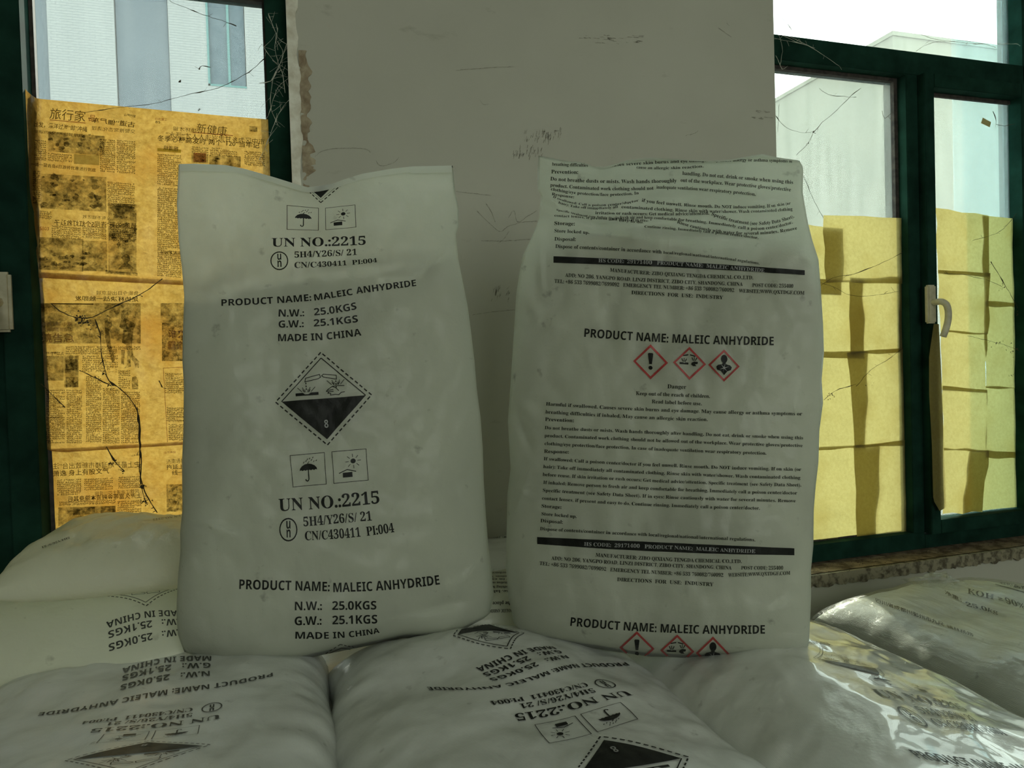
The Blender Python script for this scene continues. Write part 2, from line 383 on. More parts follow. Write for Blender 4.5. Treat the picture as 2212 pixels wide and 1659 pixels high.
def refine(VV, FF, lim=7.0):
    """split long edges so that flat marks follow the folds"""
    bm = bmesh.new(); vs = [bm.verts.new((p[0], p[1], 0)) for p in VV]
    for f in FF:
        if len(set(f)) > 2:
            try: bm.faces.new([vs[i] for i in f])
            except ValueError: pass
    for _ in range(5):
        le = [e for e in bm.edges if e.calc_length() > lim]
        if not le: break
        bmesh.ops.triangulate(bm, faces=[f for f in bm.faces if len(f.verts) > 3])
        le = [e for e in bm.edges if e.calc_length() > lim]
        bmesh.ops.subdivide_edges(bm, edges=le, cuts=1)
    bmesh.ops.triangulate(bm, faces=[f for f in bm.faces if len(f.verts) > 4])
    bm.verts.index_update(); r = ([(v.co.x, v.co.y) for v in bm.verts], [tuple(v.index for v in f.verts) for f in bm.faces]); bm.free(); return r

class Print:
    """collects flat marks in pixel coordinates and lays them on a surface"""
    def __init__(s): s.g = {}
    def add(s, key, V, Fc):
        vv, ff = s.g.setdefault(key, ([], [])); b = len(vv); vv.extend([tuple(p) for p in V]); ff.extend([tuple(i+b for i in f) for f in Fc])
    def shapes(s, key, shp, fn):
        for V, Fc in shp: s.add(key, [fn(p) for p in V], Fc)
    def line(s, key, st, style, p0, p1, h, pm=None, h1=None, up=None, mirror=False, fn=None, sq=None):
        V, Fc, wd = text2d(st, style)
        if not len(V): return
        p0, p1 = np.array(p0, float), np.array(p1, float); pm = (p0+p1)/2 if pm is None else np.array(pm, float)
        ctrl = 2*pm-(p0+p1)/2; h1 = h if h1 is None else h1; out = []
        for x, y in V:
            t = x/wd; t = 1-t if mirror else t
            p = (1-t)**2*p0+2*t*(1-t)*ctrl+t*t*p1; tg = (1-t)*(ctrl-p0)+t*(p1-ctrl); tg /= np.linalg.norm(tg)
            u = np.array([tg[1], -tg[0]]) if up is None else np.array(up, float)
            q = p+u*y*(h+(h1-h)*t); out.append(q if fn is None else fn(q))
        s.add(key, out, Fc)
    def build(s, surf, parent, names, off=.0007, maxd=None):
        bvh = BVHTree.FromPolygons([v.co[:] for v in surf.data.vertices], [tuple(p.vertices) for p in surf.data.polygons])
        C = Vector(C_); res = []
        for key, (VV, FF) in s.g.items():
            P = []
            if key not in ('small', 'ghost'): VV, FF = refine(VV, FF)
            for x, y in VV:
                d = Vector(ray(x, y)); dl = d.length; hit = bvh.ray_cast(C, d/dl)
                if hit[0] is None or (maxd and hit[3] > maxd): P.append(None)
                else:
                    n = hit[1]; n = -n if n.dot(d) > 0 else n
                    of = off*(2.0 if key in ('knock', 'lite') else 1.0); P.append(hit[0]+n*of-(d/dl)*of*.6)
            FF2 = [f for f in FF if all(P[i] is not None for i in f) and max((P[f[0]]-P[i]).length for i in f) < .09]
            used = sorted({i for f in FF2 for i in f}); mp = {i: k for k, i in enumerate(used)}
            if not used: continue
            nm, m, lb = names[key]
            o = mesh_obj(nm, [P[i] for i in used], [tuple(mp[i] for i in f) for f in FF2], m, parent)
            if lb: o['label'] = lb
            o['kind'] = 'stuff'
            res.append(o)
        return res

def homography(src, dst):
    src = np.array(src, float); dst = np.array(dst, float); ms, md = src.mean(0), dst.mean(0); ss, s2 = src.std(), dst.std(); a = (src-ms)/ss; b = (dst-md)/s2; A = []
    for (x, y), (u, v) in zip(a, b): A += [[x, y, 1, 0, 0, 0, -u*x, -u*y, -u], [0, 0, 0, x, y, 1, -v*x, -v*y, -v]]
    H = np.linalg.svd(np.array(A))[2][-1].reshape(3, 3)
    def f(p): q = H@np.array([(p[0]-ms[0])/ss, (p[1]-ms[1])/ss, 1]); return q[:2]/q[2]*s2+md
    return f
def warp(pairs, sig=170.0):
    src = np.array([p[0] for p in pairs], float); dst = np.array([p[1] for p in pairs], float); H = homography(src, dst)
    res = dst-np.array([H(p) for p in src]); K = np.exp(-((src[:, None]-src[None])**2).sum(-1)/(2*sig*sig)); Wt = np.linalg.solve(K+np.eye(len(src))*.05, res)
    def f(p): k = np.exp(-((src-np.array(p))**2).sum(-1)/(2*sig*sig)); return H(p)+k@Wt
    return f
def quadmap(c):                                               # unit square corners (-1,-1),(1,-1),(1,1),(-1,1) -> four points
    return homography([(-1, -1), (1, -1), (1, 1), (-1, 1)], c)

def diamond8(P, fn, key='ink', keyd='dia', keyk='knock'):
    P.shapes(key, [stroke([(0, 1), (-1, 0)], .022), stroke([(0, 1), (1, 0)], .022)], fn)
    P.shapes(keyd, [grid_poly(lambda a, b: ((2*a-1)*(1-b), -b), 28, 14)], fn)
    for a, b in (((0, 1.14), (-1.14, 0)), ((-1.14, 0), (0, -1.14)), ((0, -1.14), (1.14, 0)), ((1.14, 0), (0, 1.14))): P.shapes(key, dashes(a, b, 11, .03), fn)
    P.shapes(key, corrosive(), fn)
    V, Fc, wd = text2d('8', 'sans'); P.shapes(keyk, [(np.array([((x-wd/2)*.19, -.72+y*.19) for x, y in V]), Fc)], fn)

SHEETLINES = [('UN NO.:2215', 'serif', (-110, 232), (107, 232), 27), ('5H4/Y26/S/ 21', 'serif', (-59, 270), (88, 270), 20), ('CN/C430411  PI:004', 'serif', (-58, 301), (135, 301), 20),
              ('PRODUCT NAME: MALEIC ANHYDRIDE', 'sans', (-206, 402), (226, 402), 20), ('N.W.:   25.0KGS', 'sans', (-89, 455), (89, 455), 18), ('G.W.:   25.1KGS', 'sans', (-91, 487), (88, 487), 18), ('MADE IN CHINA', 'sans', (-92, 514), (90, 514), 18)]
def un_mark(P, fn, key='ink'):
    P.shapes(key, [stroke([(x*.93, y*.93) for x, y in circ(0, 0, 1, 1, 28)], .12, True)], fn)
    for st, y in (('u', .08), ('n', -.66)):
        V, Fc, wd = text2d(st, 'sans'); P.shapes(key, [(np.array([((a-wd/2)*.85, y+b*.85) for a, b in V]), Fc)], fn)
def sheet_print(P, wf, dy=0, key='ink', keyd='dia', skip=()):
    """the sack's printed panel, laid out once and warped on to a lying sack"""
    diamond8(P, lambda p: wf((p[0]*91, dy-p[1]*89)), key, keyd)
    if 'icons' not in skip:
        for cx, ic in ((-38, umbrella()), (44, sun_house())): P.shapes(key, FRAME+ic, lambda p, cx=cx: wf((cx+p[0]*36, dy+150-p[1]*34)))
    if 'text' not in skip:
        un_mark(P, lambda p: wf((-93+p[0]*19, dy+283-p[1]*26)), key)
        for st, sty, a, b, h in SHEETLINES: P.line(key, st, sty, (a[0], a[1]+dy), (b[0], b[1]+dy), h, fn=wf)

# ------------------------------------------------------------------ room shell
def S(o): o['kind'] = 'structure'; return o
XL, XR, YB, ZC = -1.5, 3.2, -3.0, 2.85
S(boxes('wall_back', [(XL-.2, -.61, 1.5, 1.74, 0, ZC), (-.61, .012, 1.5, 1.74, 0, .85), (-.61, .012, 1.5, 1.74, 2.72, ZC), (.012, 1.155, 1.5, 1.74, 0, ZC),
                      (1.155, 2.9, 1.5, 1.74, 0, .776), (1.155, 2.9, 1.5, 1.74, 2.72, ZC), (2.9, XR+.2, 1.5, 1.74, 0, ZC)], M_WALL))
S(boxes('wall_left', [(XL-.2, XL, YB, 1.5, 0, ZC)], M_WALL)); S(boxes('wall_right', [(XR, XR+.2, YB, 1.5, 0, ZC)], M_WALL))
S(boxes('wall_front', [(XL-.2, XR+.2, YB-.2, YB, 0, ZC)], M_WALL))
S(boxes('floor', [(XL-.2, XR+.2, YB-.2, 1.74, -.1, 0)], M_FLOOR)); S(boxes('ceiling', [(XL-.2, XR+.2, YB-.2, 1.74, ZC, ZC+.1)], M_CEIL))

# rough strips: plaster bead beside the left window, cement sill under the right window
def rough_strip(name, x0, x1, y0, y1, z0, z1, m, nx, nzn, amp, sc, axis='z'):
    V, Fc = [], []
    for j in range(nzn+1):
        for i in range(nx+1):
            a, b = i/nx, j/nzn; x = x0+(x1-x0)*a; z = z0+(z1-z0)*b
            e = nz(x*sc, z*sc, 1)*amp+nz(x*sc*3, z*sc*3, 4)*amp*.5
            if axis == 'z' and i == nx: x += e*1.2
            if axis == 'x' and j == 0: z += e*1.6-amp*.5
            V.append((x, y0+abs(e)*.5, z))
    n = len(V); V += [(v[0], y1, v[2]) for v in V]
    for j in range(nzn):
        for i in range(nx): a = j*(nx+1)+i; Fc += [(a, a+1, a+nx+2, a+nx+1), (n+a, n+a+nx+1, n+a+nx+2, n+a+1)]
    for i in range(nx): Fc += [(i+1, i, n+i, n+i+1), (nzn*(nx+1)+i, nzn*(nx+1)+i+1, n+nzn*(nx+1)+i+1, n+nzn*(nx+1)+i)]
    for j in range(nzn): a = j*(nx+1); Fc += [(a, a+nx+1, n+a+nx+1, n+a), (a+nx+nx+1, a+nx, n+a+nx, n+a+nx+nx+1)]
    return mesh_obj(name, V, Fc, m)
S(rough_strip('trim_1', .008, .029, 1.493, 1.56, .86, 2.7, M_TRIM, 2, 220, .006, 22))
S(rough_strip('trim_2', .029, .047, 1.4965, 1.51, 1.60, 2.0, M_PLASTER, 3, 70, .016, 25))
o = S(boxes('trim_3', [(1.156, 2.9, 1.50, 1.70, .776, .806)], M_SILL))
S(rough_strip('trim_4', 1.156, 2.9, 1.490, 1.505, .778, .806, M_SEDGE, 260, 3, .006, 45, 'x'))
crv, crf = [], []
for i in range(900):                                          # crumbs of plaster and dead flies on the sill
    x = random.uniform(1.17, 2.3); y = random.choice([random.uniform(1.492, 1.565), random.uniform(1.54, 1.565)]); s = random.uniform(.0006, .0026)
    b_ = len(crv); crv += [(x+random.uniform(-s, s), y+random.uniform(-s, s), .8055) for _ in range(4)]+[(x, y, .806+s)]; crf += [(b_, b_+1, b_+4), (b_+1, b_+2, b_+4), (b_+2, b_+3, b_+4), (b_+3, b_, b_+4)]
tag(mesh_obj('plaster_crumbs', crv, crf, M_DEBRIS), 'brown plaster crumbs and dirt scattered on the cement sill under the right window', 'dirt', kind='stuff')

# scuffs and cracks on the wall between the windows: thin flakes of missing paint
def marks(name, lst, m, Y, wd):
    V, Fc = [], []
    for pl in lst:
        pts = curve_pts(pl, 5)
        for k in range(len(pts)-1):
            a, b = pts[k]+np.array([random.uniform(-.8, .8)]*2), pts[k+1]; d = b-a; L = np.linalg.norm(d)
            if L < 1e-6: continue
            n_ = np.array([-d[1], d[0]])/L*wd*(.35+.9*random.random())
            i = len(V); V += [PY(*(a+n_), Y), PY(*(a-n_), Y), PY(*(b-n_), Y), PY(*(b+n_), Y)]; Fc.append((i, i+1, i+2, i+3))
    o = mesh_obj(name, V, Fc, m); o['kind'] = 'structure'; return o
cr = [[(680, 338), (700, 325), (740, 320), (790, 322), (800, 330)], [(812, 346), (822, 358), (850, 352), (862, 340)], [(985, 413), (1005, 416), (1060, 422)], [(1030, 455), (1055, 480), (1080, 500), (1096, 490), (1128, 480), (1160, 478)],
      [(1040, 520), (1100, 520), (1160, 515)], [(1020, 680), (1080, 672), (1150, 668)], [(1480, 293), (1500, 288), (1508, 282)], [(1570, 50), (1576, 56)], [(1552, 60), (1580, 80)], [(1036, 215), (1044, 226), (1055, 225)], [(985, 152), (1060, 146), (1110, 144)], [(1070, 480), (1060, 455), (1050, 440)], [(1100, 500), (1085, 520), (1075, 525)], [(1098, 470), (1110, 455), (1118, 480), (1135, 470), (1160, 455)]]
cw = marks('trim_5', cr, M_SCUFF, 1.4994, .55)
sm = []
for cx, cy, rx, ry, n, slope in ((1160, 290, 30, 12, 26, 1), (1140, 325, 32, 12, 34, 1), (1195, 285, 18, 12, 18, 1), (1330, 85, 50, 10, 22, 0), (1290, 82, 40, 6, 10, 0), (1080, 630, 26, 16, 22, 1), (1640, 240, 20, 3, 7, 0), (1635, 255, 24, 3, 8, 0), (1185, 283, 15, 2, 4, 0)):
    for i in range(n):
        x = cx+random.uniform(-rx, rx); y = cy+random.uniform(-ry, ry); L = random.uniform(4, 13)
        sm.append([(x, y), (x+(-2 if slope else L), y+(L if slope else 1))])
marks('trim_6', sm, M_SCUFF, 1.4994, .6)

# ------------------------------------------------------------------ windows
def window_left():
    wn = S(empty('window_1'))
    def fr(nm, *b): return boxes(nm, [b], M_GREEN, wn, .0015)
    fr('frame_stile', -.516, -.468, 1.545, 1.64, .875, 2.70); fr('frame_stile', -.609, -.519, 1.56, 1.64, .875, 2.70); fr('frame_stile', -.035, .010, 1.565, 1.64, .875, 2.70)
    fr('frame_rail', -.468, -.035, 1.565, 1.64, .875, .93); fr('frame_rail', -.468, -.035, 1.565, 1.64, 2.142, 2.20); fr('frame_rail', -.468, -.035, 1.565, 1.64, 2.66, 2.70)
    boxes('gasket', [(-.468, -.461, 1.598, 1.612, .93, 2.142)], M_GASK, wn); boxes('gasket', [(-.040, -.035, 1.598, 1.612, .93, 2.142)], M_GASK, wn); boxes('gasket', [(-.461, -.040, 1.598, 1.612, 2.136, 2.142)], M_GASK, wn)
    boxes('glass_pane', [(-.463, -.038, 1.612, 1.616, .93, 2.14)], M_GLASSL, wn); boxes('glass_pane', [(-.468, -.035, 1.612, 1.616, 2.20, 2.66)], M_GLASSL, wn)
    h = boxes('handle_plate', [(-.532, -.497, 1.530, 1.545, 1.445, 1.556)], M_CREAM, wn, .005)
    V, Fc = tube_geo([(-.518, 1.53, 1.50), (-.518, 1.505, 1.50), (-.518, 1.497, 1.47), (-.518, 1.498, 1.40)], [.010, .011, .012, .009], 8); mesh_obj('handle_lever', V, Fc, M_CREAM, h, True)
def window_right():
    wn = S(empty('window_2'))
    def fr(nm, *b): return boxes(nm, [b], M_GREEN, wn, .0015)
    fr('frame_rail', 1.155, 1.674, 1.57, 1.65, .812, .858); fr('frame_rail', 1.674, 2.82, 1.57, 1.65, .812, .850)
    fr('frame_rail', 1.155, 2.82, 1.57, 1.65, 2.127, 2.191); fr('frame_stile', 1.634, 1.674, 1.57, 1.65, .858, 2.127)
    fr('frame_rail', 1.155, 2.82, 1.57, 1.65, 2.67, 2.71); fr('frame_stile', 2.066, 2.13, 1.57, 1.65, .850, 2.67)
    boxes('gasket', [(1.622, 1.634, 1.600, 1.612, .858, 2.127)], M_GASK, wn); boxes('gasket', [(1.155, 1.622, 1.600, 1.612, 2.117, 2.127)], M_GASK, wn); boxes('gasket', [(1.155, 1.622, 1.600, 1.612, .858, .863)], M_GASK, wn)
    boxes('glass_pane', [(1.157, 1.632, 1.613, 1.617, .86, 2.125)], M_GLASS, wn); boxes('glass_pane', [(1.157, 2.066, 1.613, 1.617, 2.191, 2.67)], M_GLASS, wn)
    fr('frame_stile', 2.82, 2.90, 1.57, 1.65, .812, 2.71); boxes('glass_pane', [(2.13, 2.82, 1.613, 1.617, .85, 2.127)], M_GLASS, wn); boxes('glass_pane', [(2.13, 2.82, 1.613, 1.617, 2.191, 2.67)], M_GLASS, wn)
    # opening sash with its own four members, overlapping the frame
    sh = boxes('sash', [(1.6755, 1.709, 1.548, 1.60, .855, 2.127)], M_GREEN, wn, .0015)
    boxes('sash_stile', [(2.030, 2.064, 1.548, 1.60, .855, 2.127)], M_GREEN, sh, .0015); boxes('sash_rail', [(1.709, 2.030, 1.548, 1.60, 2.090, 2.127)], M_GREEN, sh, .0015); boxes('sash_rail', [(1.709, 2.030, 1.548, 1.60, .855, .893)], M_GREEN, sh, .0015)
    boxes('sash_gasket', [(1.709, 2.03, 1.582, 1.590, 2.080, 2.090)], M_GASK, sh); boxes('sash_glass', [(1.709, 2.030, 1.588, 1.592, .893, 2.090)], M_GLASS, sh)
    boxes('second_pane', [(1.87, 2.064, 1.630, 1.634, .86, 2.66)], M_GLASS2, wn)
    # handle: plate and curved lever
    cx = 1.673; pl = boxes('handle_plate', [(cx-.013, cx+.016, 1.532, 1.548, 1.440, 1.545)], M_CREAM, wn, .004); pl['label'] = 'cream plastic handle plate'
    pts = [(cx+.002, 1.535, 1.497), (cx+.002, 1.515, 1.497), (cx+.003, 1.504, 1.496), (cx+.010, 1.498, 1.488), (cx+.015, 1.497, 1.472), (cx+.016, 1.498, 1.450), (cx+.013, 1.502, 1.425), (cx+.006, 1.506, 1.402)]
    V, Fc = tube_geo(curve_pts(pts, .006), .0085, 10); mesh_obj('handle_lever', V, Fc+[tuple(range(len(V)-10, len(V)))], M_CREAM, pl, True)
    S(wn)
window_left(); window_right()

# ------------------------------------------------------------------ buildings outside
S(boxes('ground', [(-60, 60, 2.2, 70, -4.2, -4.0)], M_GROUND))
def left_building():
    Y = 20.0; b = empty('office_building'); tag(b, 'white brick building with blue window strips seen through the left window', 'building')
    X = lambda px, py=100: PY(px, py, Y)[0]
    bands = [(X(40), X(104)), (X(249), X(365)), (X(447), X(530))]; zb = PY(490, 188, Y)[2]
    x0, x1 = X(-600), X(900); top = 16
    segs = [x0, bands[0][0], bands[0][1], bands[1][0], bands[1][1], bands[2][0], bands[2][1], x1]; bl = []
    for i in range(0, 8, 2): bl.append((segs[i], segs[i+1], Y, Y+3, -4, top))
    bl.append((bands[2][0], bands[2][1], Y, Y+3, -4, zb)); bl += [(bands[0][0], bands[0][1], Y+.2, Y+3, -4, top), (bands[1][0], bands[1][1], Y+.2, Y+3, -4, top), (bands[2][0], bands[2][1], Y+.25, Y+3, zb, top)]
    boxes('facade_wall', bl, M_BRICK, b)
    for i, (a, c) in enumerate(bands):
        z0 = -3.5 if i < 2 else zb; boxes('window_strip', [(a+.02, c-.02, Y+.08, Y+.14, z0+.02, top-.1)], M_BLUEG if i < 2 else M_BLUEG2, b)
    a, c = bands[2]; m = (a+c)/2+.05
    boxes('window_bar', [(m-.03, m+.03, Y+.03, Y+.08, zb, zb+3.2)], M_TEAL, b); boxes('window_bar', [(a, a+.05, Y-.01, Y+.08, zb, top-.1)], M_TEAL, b); boxes('window_bar', [(a, c, Y-.01, Y+.08, zb, zb+.05)], M_TEAL, b)
left_building()
def right_building():
    Y = 16.0; c = PY(1928, 68, Y); b = empty('rendered_building'); tag(b, 'pale flat-roofed building with a sharp corner seen through the right window', 'building')
    boxes('facade_wall', [(c[0], c[0]+16, Y, Y+34, -4, c[2])], M_RENDER, b); boxes('parapet', [(c[0]-.05, c[0]+16, Y-.05, Y+34, c[2]-.12, c[2])], M_RENDER, b)
right_building()

# ------------------------------------------------------------------ sheets of paper on the glass
def interp(pl, ax):
    p = sorted(pl, key=lambda q: q[ax]); a = [q[ax] for q in p]; b = [q[1-ax] for q in p]
    return lambda t: np.interp(t, a, b)
def px_grid(T, B, L, R, nu, nv):
    u, v = np.meshgrid(np.linspace(0, 1, nu+1), np.linspace(0, 1, nv+1)); x = L(600)+(R(600)-L(600))*u; y = T(x)+(B(x)-T(x))*v
    for _ in range(30): y = .5*y+.5*(T(x)+(B(x)-T(x))*v); x = .5*x+.5*(L(y)+(R(y)-L(y))*u)
    return np.stack([x, y], -1)
def sheet(name, top, bot, left, right, Y, m, nu=30, nv=24, wav=.003, parent=None, tilt=None):
    G = px_grid(interp(top, 0), interp(bot, 0), interp(left, 1), interp(right, 1), nu, nv); V, Fc = [], []
    for j in range(nv+1):
        for i in range(nu+1):
            x, y = G[j, i]; yy = Y+nz(x*.012, y*.012, Y*100)*wav+nz(x*.05, y*.03, 3)*wav*.35
            if tilt: yy += tilt(i/nu, j/nv, x, y)
            V.append(PY(x, y, yy))
    for j in range(nv):
        for i in range(nu): a = j*(nu+1)+i; Fc.append((a, a+1, a+nu+2, a+nu+1))
    return mesh_obj(name, V, Fc, m, parent, True)

MICRO_HID = lambda x, y: x > 398 and y > 352+(x-390)*.02
def micro(P, x0, y0, x1, y1, lh=4.5, sk=.085, key='small', dens=.94, cw=3.7):
    """blocks of illegible small type: a few short strokes per character, with the far side of the sheet showing through"""
    for lay in (0, 1):
        y = y0+lay*1.9; kk = key if lay == 0 else 'ghost'
        while y < y1-lh*.5:
            x = x0+lay*1.3; end = x1-(random.random() < .15)*random.uniform(0, (x1-x0)*.6)
            while x < end-cw*.6:
                if random.random() < dens-lay*.25 and not MICRO_HID(x, y):
                    yo = y+(x-x0)*sk; h = lh*.66; w_ = cw*.8
                    for k in range(3-lay):
                        if random.random() < .5: q = random.uniform(.0, .8)*h; P.add(kk, [(x, yo+q), (x+w_, yo+q+w_*sk), (x+w_, yo+q+.72+w_*sk), (x, yo+q+.72)], [(0, 1, 2, 3)])
                        else: q = random.uniform(.0, .8)*w_; P.add(kk, [(x+q, yo), (x+q+.72, yo), (x+q+.72, yo+h), (x+q, yo+h)], [(0, 1, 2, 3)])
                x += cw
            y += lh
def pic(P, key, x0, y0, x1, y1, sk=.085, nu=10, nv=8):
    P.shapes(key, [grid_poly(lambda a, b: (x0+(x1-x0)*a, y0+(y1-y0)*b+(x1-x0)*a*sk), nu, nv)], lambda p: p)
NN = {'small': ('small_print', M_NINK2, None), 'ghost': ('show_through_print', M_NGHOST, None), 'head': ('printed_headline', M_NINK, None), 'pic': ('printed_picture', M_NPIC, 'grey printed photographs'), 'picd': ('dark_picture', M_NPICD, None),
      'red': ('red_print', M_NRED, 'red printed rules and numerals'), 'grn': ('green_panel', M_NGRN, 'green tinted panel'), 'yel': ('yellow_band', M_NYEL, 'yellow highlighted band'), 'lite': ('reversed_headline', M_NLIGHT, 'pale headline reversed out of dark picture')}
def hz(P, st, x0, y0, x1, y1, h, key='head', mirror=False, style='cjkb'): P.line(key, st, style, (x0, y0+h), (x1, y1+h), h, mirror=mirror)

def newspapers():
    # top row
    lefttip = lambda u, v, x, y: (-.028 if x < 80 else 0)*min(1, (80-x)/14.0) if x < 80 else 0
    s1 = sheet('newspaper_sheet', [(50, 187), (64, 203), (80, 213), (200, 224), (330, 236), (460, 248), (580, 258)], [(84, 600), (150, 604), (395, 616), (592, 622)],
               [(50, 187), (53, 230), (57, 320), (54, 385), (61, 450), (70, 520), (84, 600)], [(580, 258), (586, 330), (590, 400), (592, 622)], 1.590, M_NEWS, 60, 50, .004, tilt=lefttip)
    tag(s1, 'large aged newspaper spread, topmost of three taped over the left window pane', 'newspaper', 'newspapers on the left window')
    P = Print()
    hz(P, '旅行家', 107, 233, 184, 240, 24, style='cjk'); hz(P, '古道“僵尸车”', 190, 252, 291, 264, 12, mirror=True); hz(P, '出发，漂洋过海“邮”冲绳', 73, 262, 188, 274, 12)
    hz(P, '交警推常态化清理', 198, 272, 292, 280, 9, mirror=True, style='cjk'); hz(P, '全程约5至6天邮轮航线', 73, 280, 180, 290, 7, style='cjk')
    P.line('red', '品', 'cjkb', (192, 262), (207, 263), 14); P.shapes('red', [stroke([(108, 259), (185, 266)], 2.0)], lambda p: p); hz(P, '第四屋山', 268, 245, 293, 249, 6, mirror=True)
    pic(P, 'pic', 104, 284, 226, 327); pic(P, 'grn', 160, 333, 215, 354, .06); pic(P, 'pic', 88, 375, 230, 450, .055)
    hz(P, '一路一晋吉岛6日游将优惠进行到底', 66, 350, 207, 364, 8)
    hz(P, '最美“的哥”连闯5个红灯救孩子', 117, 474, 295, 482, 13, mirror=True); hz(P, '没有不错还救', 178, 464, 240, 468, 8, mirror=True, style='cjk')
    P.line('red', '5803', 'sans', (86, 497), (106, 498), 7)
    pic(P, 'pic', 84, 512, 180, 582, .05); pic(P, 'pic', 178, 520, 232, 585, .03); pic(P, 'pic', 234, 440, 295, 590, .02)
    rb = random.Random(4)
    for n_, x0, y0, x1, y1, r0, r1 in ((26, 92, 380, 226, 446, 3, 13), (16, 108, 290, 222, 322, 3, 10), (22, 90, 545, 190, 580, 3, 11), (26, 238, 446, 292, 540, 2, 8), (10, 420, 334, 516, 350, 2, 7)):
        for _ in range(n_):                                    # leaves, rocks and shadows of the printed photographs
            cx, cy, rr = rb.uniform(x0, x1), rb.uniform(y0, y1), rb.uniform(r0, r1)
            P.shapes('picd', [poly([(cx+rr*rb.uniform(.5, 1)*math.cos(a*.785), cy+rr*rb.uniform(.25, .7)*math.sin(a*.785)) for a in range(8)])], lambda p: p)
    P.shapes('picd', [poly([(262, 556), (272, 548), (280, 553), (281, 562), (276, 568), (290, 580), (255, 582), (268, 568)]), poly([(228, 583), (297, 590), (297, 596), (228, 591)]), poly([(236, 448), (270, 442), (290, 448), (288, 458), (250, 462)])], lambda p: p)
    for a, b, c, d in ((104, 330, 158, 350), (216, 300, 250, 372), (252, 302, 293, 374), (74, 302, 100, 345), (70, 368, 88, 440), (232, 392, 293, 446), (178, 487, 232, 516), (112, 487, 176, 512), (236, 484, 294, 520), (86, 455, 112, 474)): micro(P, a, b, c, d)
    # right page
    hz(P, '新健康', 424, 266, 489, 274, 21, style='cjk'); P.shapes('red', [stroke([(416, 286), (503, 293)], 2.2)], lambda p: p); P.line('head', 'B5', 'sans', (336, 266), (346, 267), 5); P.line('red', '日照第工', 'cjkb', (336, 260), (361, 262), 6)
    hz(P, '冬季心梗高发时 两个“120”当牢记', 340, 292, 560, 308, 13); hz(P, '市中区为乡甘肃兴洼人人才“活水”', 358, 284, 571, 300, 13, mirror=True, style='cjk'); hz(P, '境环才留', 374, 273, 424, 278, 9, mirror=True, style='cjk')
    pic(P, 'yel', 340, 320, 391, 327, .07); hz(P, '报道组', 353, 314, 385, 317, 10, mirror=True)
    pic(P, 'pic', 414, 333, 450, 352, .03); pic(P, 'pic', 452, 335, 520, 358, .05); pic(P, 'picd', 539, 272, 556, 284, .1, 3, 3); pic(P, 'red', 418, 330, 445, 350, .03, 3, 3)
    for a, b, c, d in ((340, 332, 392, 400), (340, 404, 392, 596), (454, 318, 512, 334), (528, 326, 572, 372), (414, 316, 450, 332), (376, 300, 400, 304)): micro(P, a, b, c, d)
    hz(P, '永远不太早', 345, 541, 393, 543, 8)
    P.build(s1, s1, NN)
    # middle row
    s2 = sheet('newspaper_sheet', [(58, 583), (100, 587), (395, 604), (592, 612)], [(82, 962), (112, 975), (140, 977), (395, 961), (592, 950)],
               [(58, 583), (62, 605), (70, 640), (76, 700), (79, 760), (74, 840), (80, 905), (82, 962)], [(592, 612), (592, 950)], 1.5955, M_NEWS, 60, 50, .004, tilt=lambda u, v, x, y: -.02*min(1, (82-x)/14) if x < 82 else 0)
    tag(s2, 'large aged newspaper spread, middle of three taped over the left window pane', 'newspaper', 'newspapers on the left window')
    P = Print()
    hz(P, '鲁能今日出征京城', 208, 628, 299, 629, 9, mirror=True, style='cjk'); hz(P, '足协杯决战一触即发', 162, 639, 299, 641, 11, mirror=True)
    pic(P, 'pic', 86, 655, 304, 742, .0, 14, 8); P.shapes('head', [stroke([(110, 656), (202, 657)], 2.5)], lambda p: p)
    hz(P, '移民大军 中期', 92, 696, 155, 696, 8, 'lite'); hz(P, '欢美军可用立功', 92, 708, 155, 708, 8, 'lite'); hz(P, '境告急', 91, 720, 160, 720, 20, 'lite')
    man = [(262, 672), (268, 669), (276, 670), (278, 680), (275, 690), (288, 697), (293, 702), (288, 712), (285, 745), (288, 768), (300, 780), (300, 795), (292, 794), (290, 782), (282, 775), (283, 792), (268, 796), (274, 788), (275, 765), (272, 745), (264, 740), (266, 712), (258, 706), (262, 690)]
    P.shapes('picd', [poly(man), poly([(226, 690), (232, 680), (241, 686), (242, 704), (236, 716), (240, 745), (247, 765), (248, 784), (242, 783), (238, 768), (232, 750), (227, 728)]), poly([(246, 672), (254, 670), (258, 678), (250, 680)]), poly([(262, 756), (270, 756), (268, 788), (262, 786)])], lambda p: p)
    pic(P, 'pic', 101, 769, 138, 822, 0); pic(P, 'pic', 139, 768, 170, 836, 0); pic(P, 'picd', 142, 776, 168, 800, 0, 4, 4); pic(P, 'picd', 142, 814, 169, 837, 0, 4, 4)
    P.shapes('picd', [poly(circ(154, 772, 5, 6, 10)), poly([(286, 815), (294, 812), (298, 822), (299, 841), (286, 841), (284, 825)])], lambda p: p)
    for a, b, c, d in ((100, 842, 140, 958), (144, 842, 178, 958), (186, 812, 220, 958), (222, 838, 258, 958), (262, 846, 304, 958), (142, 748, 255, 766), (178, 768, 255, 806), (90, 850, 96, 955), (112, 760, 140, 767), (256, 800, 282, 840), (256, 748, 303, 756)): micro(P, a, b, c, d, sk=0.0)
    hz(P, '报道组', 100, 760, 122, 760, 4); hz(P, '商场时讯', 108, 900, 130, 900, 4)
    pic(P, 'picd', 350, 697, 398, 780, 0, 6, 6); pic(P, 'pic', 347, 655, 398, 697, 0); hz(P, '谁来', 364, 712, 400, 712, 18, 'lite'); hz(P, '霸道', 362, 736, 400, 736, 20, 'lite')
    P.shapes('red', [stroke([(353, 795), (398, 793)], 1.2), stroke([(353, 795), (362, 955)], 1.2)], lambda p: p)
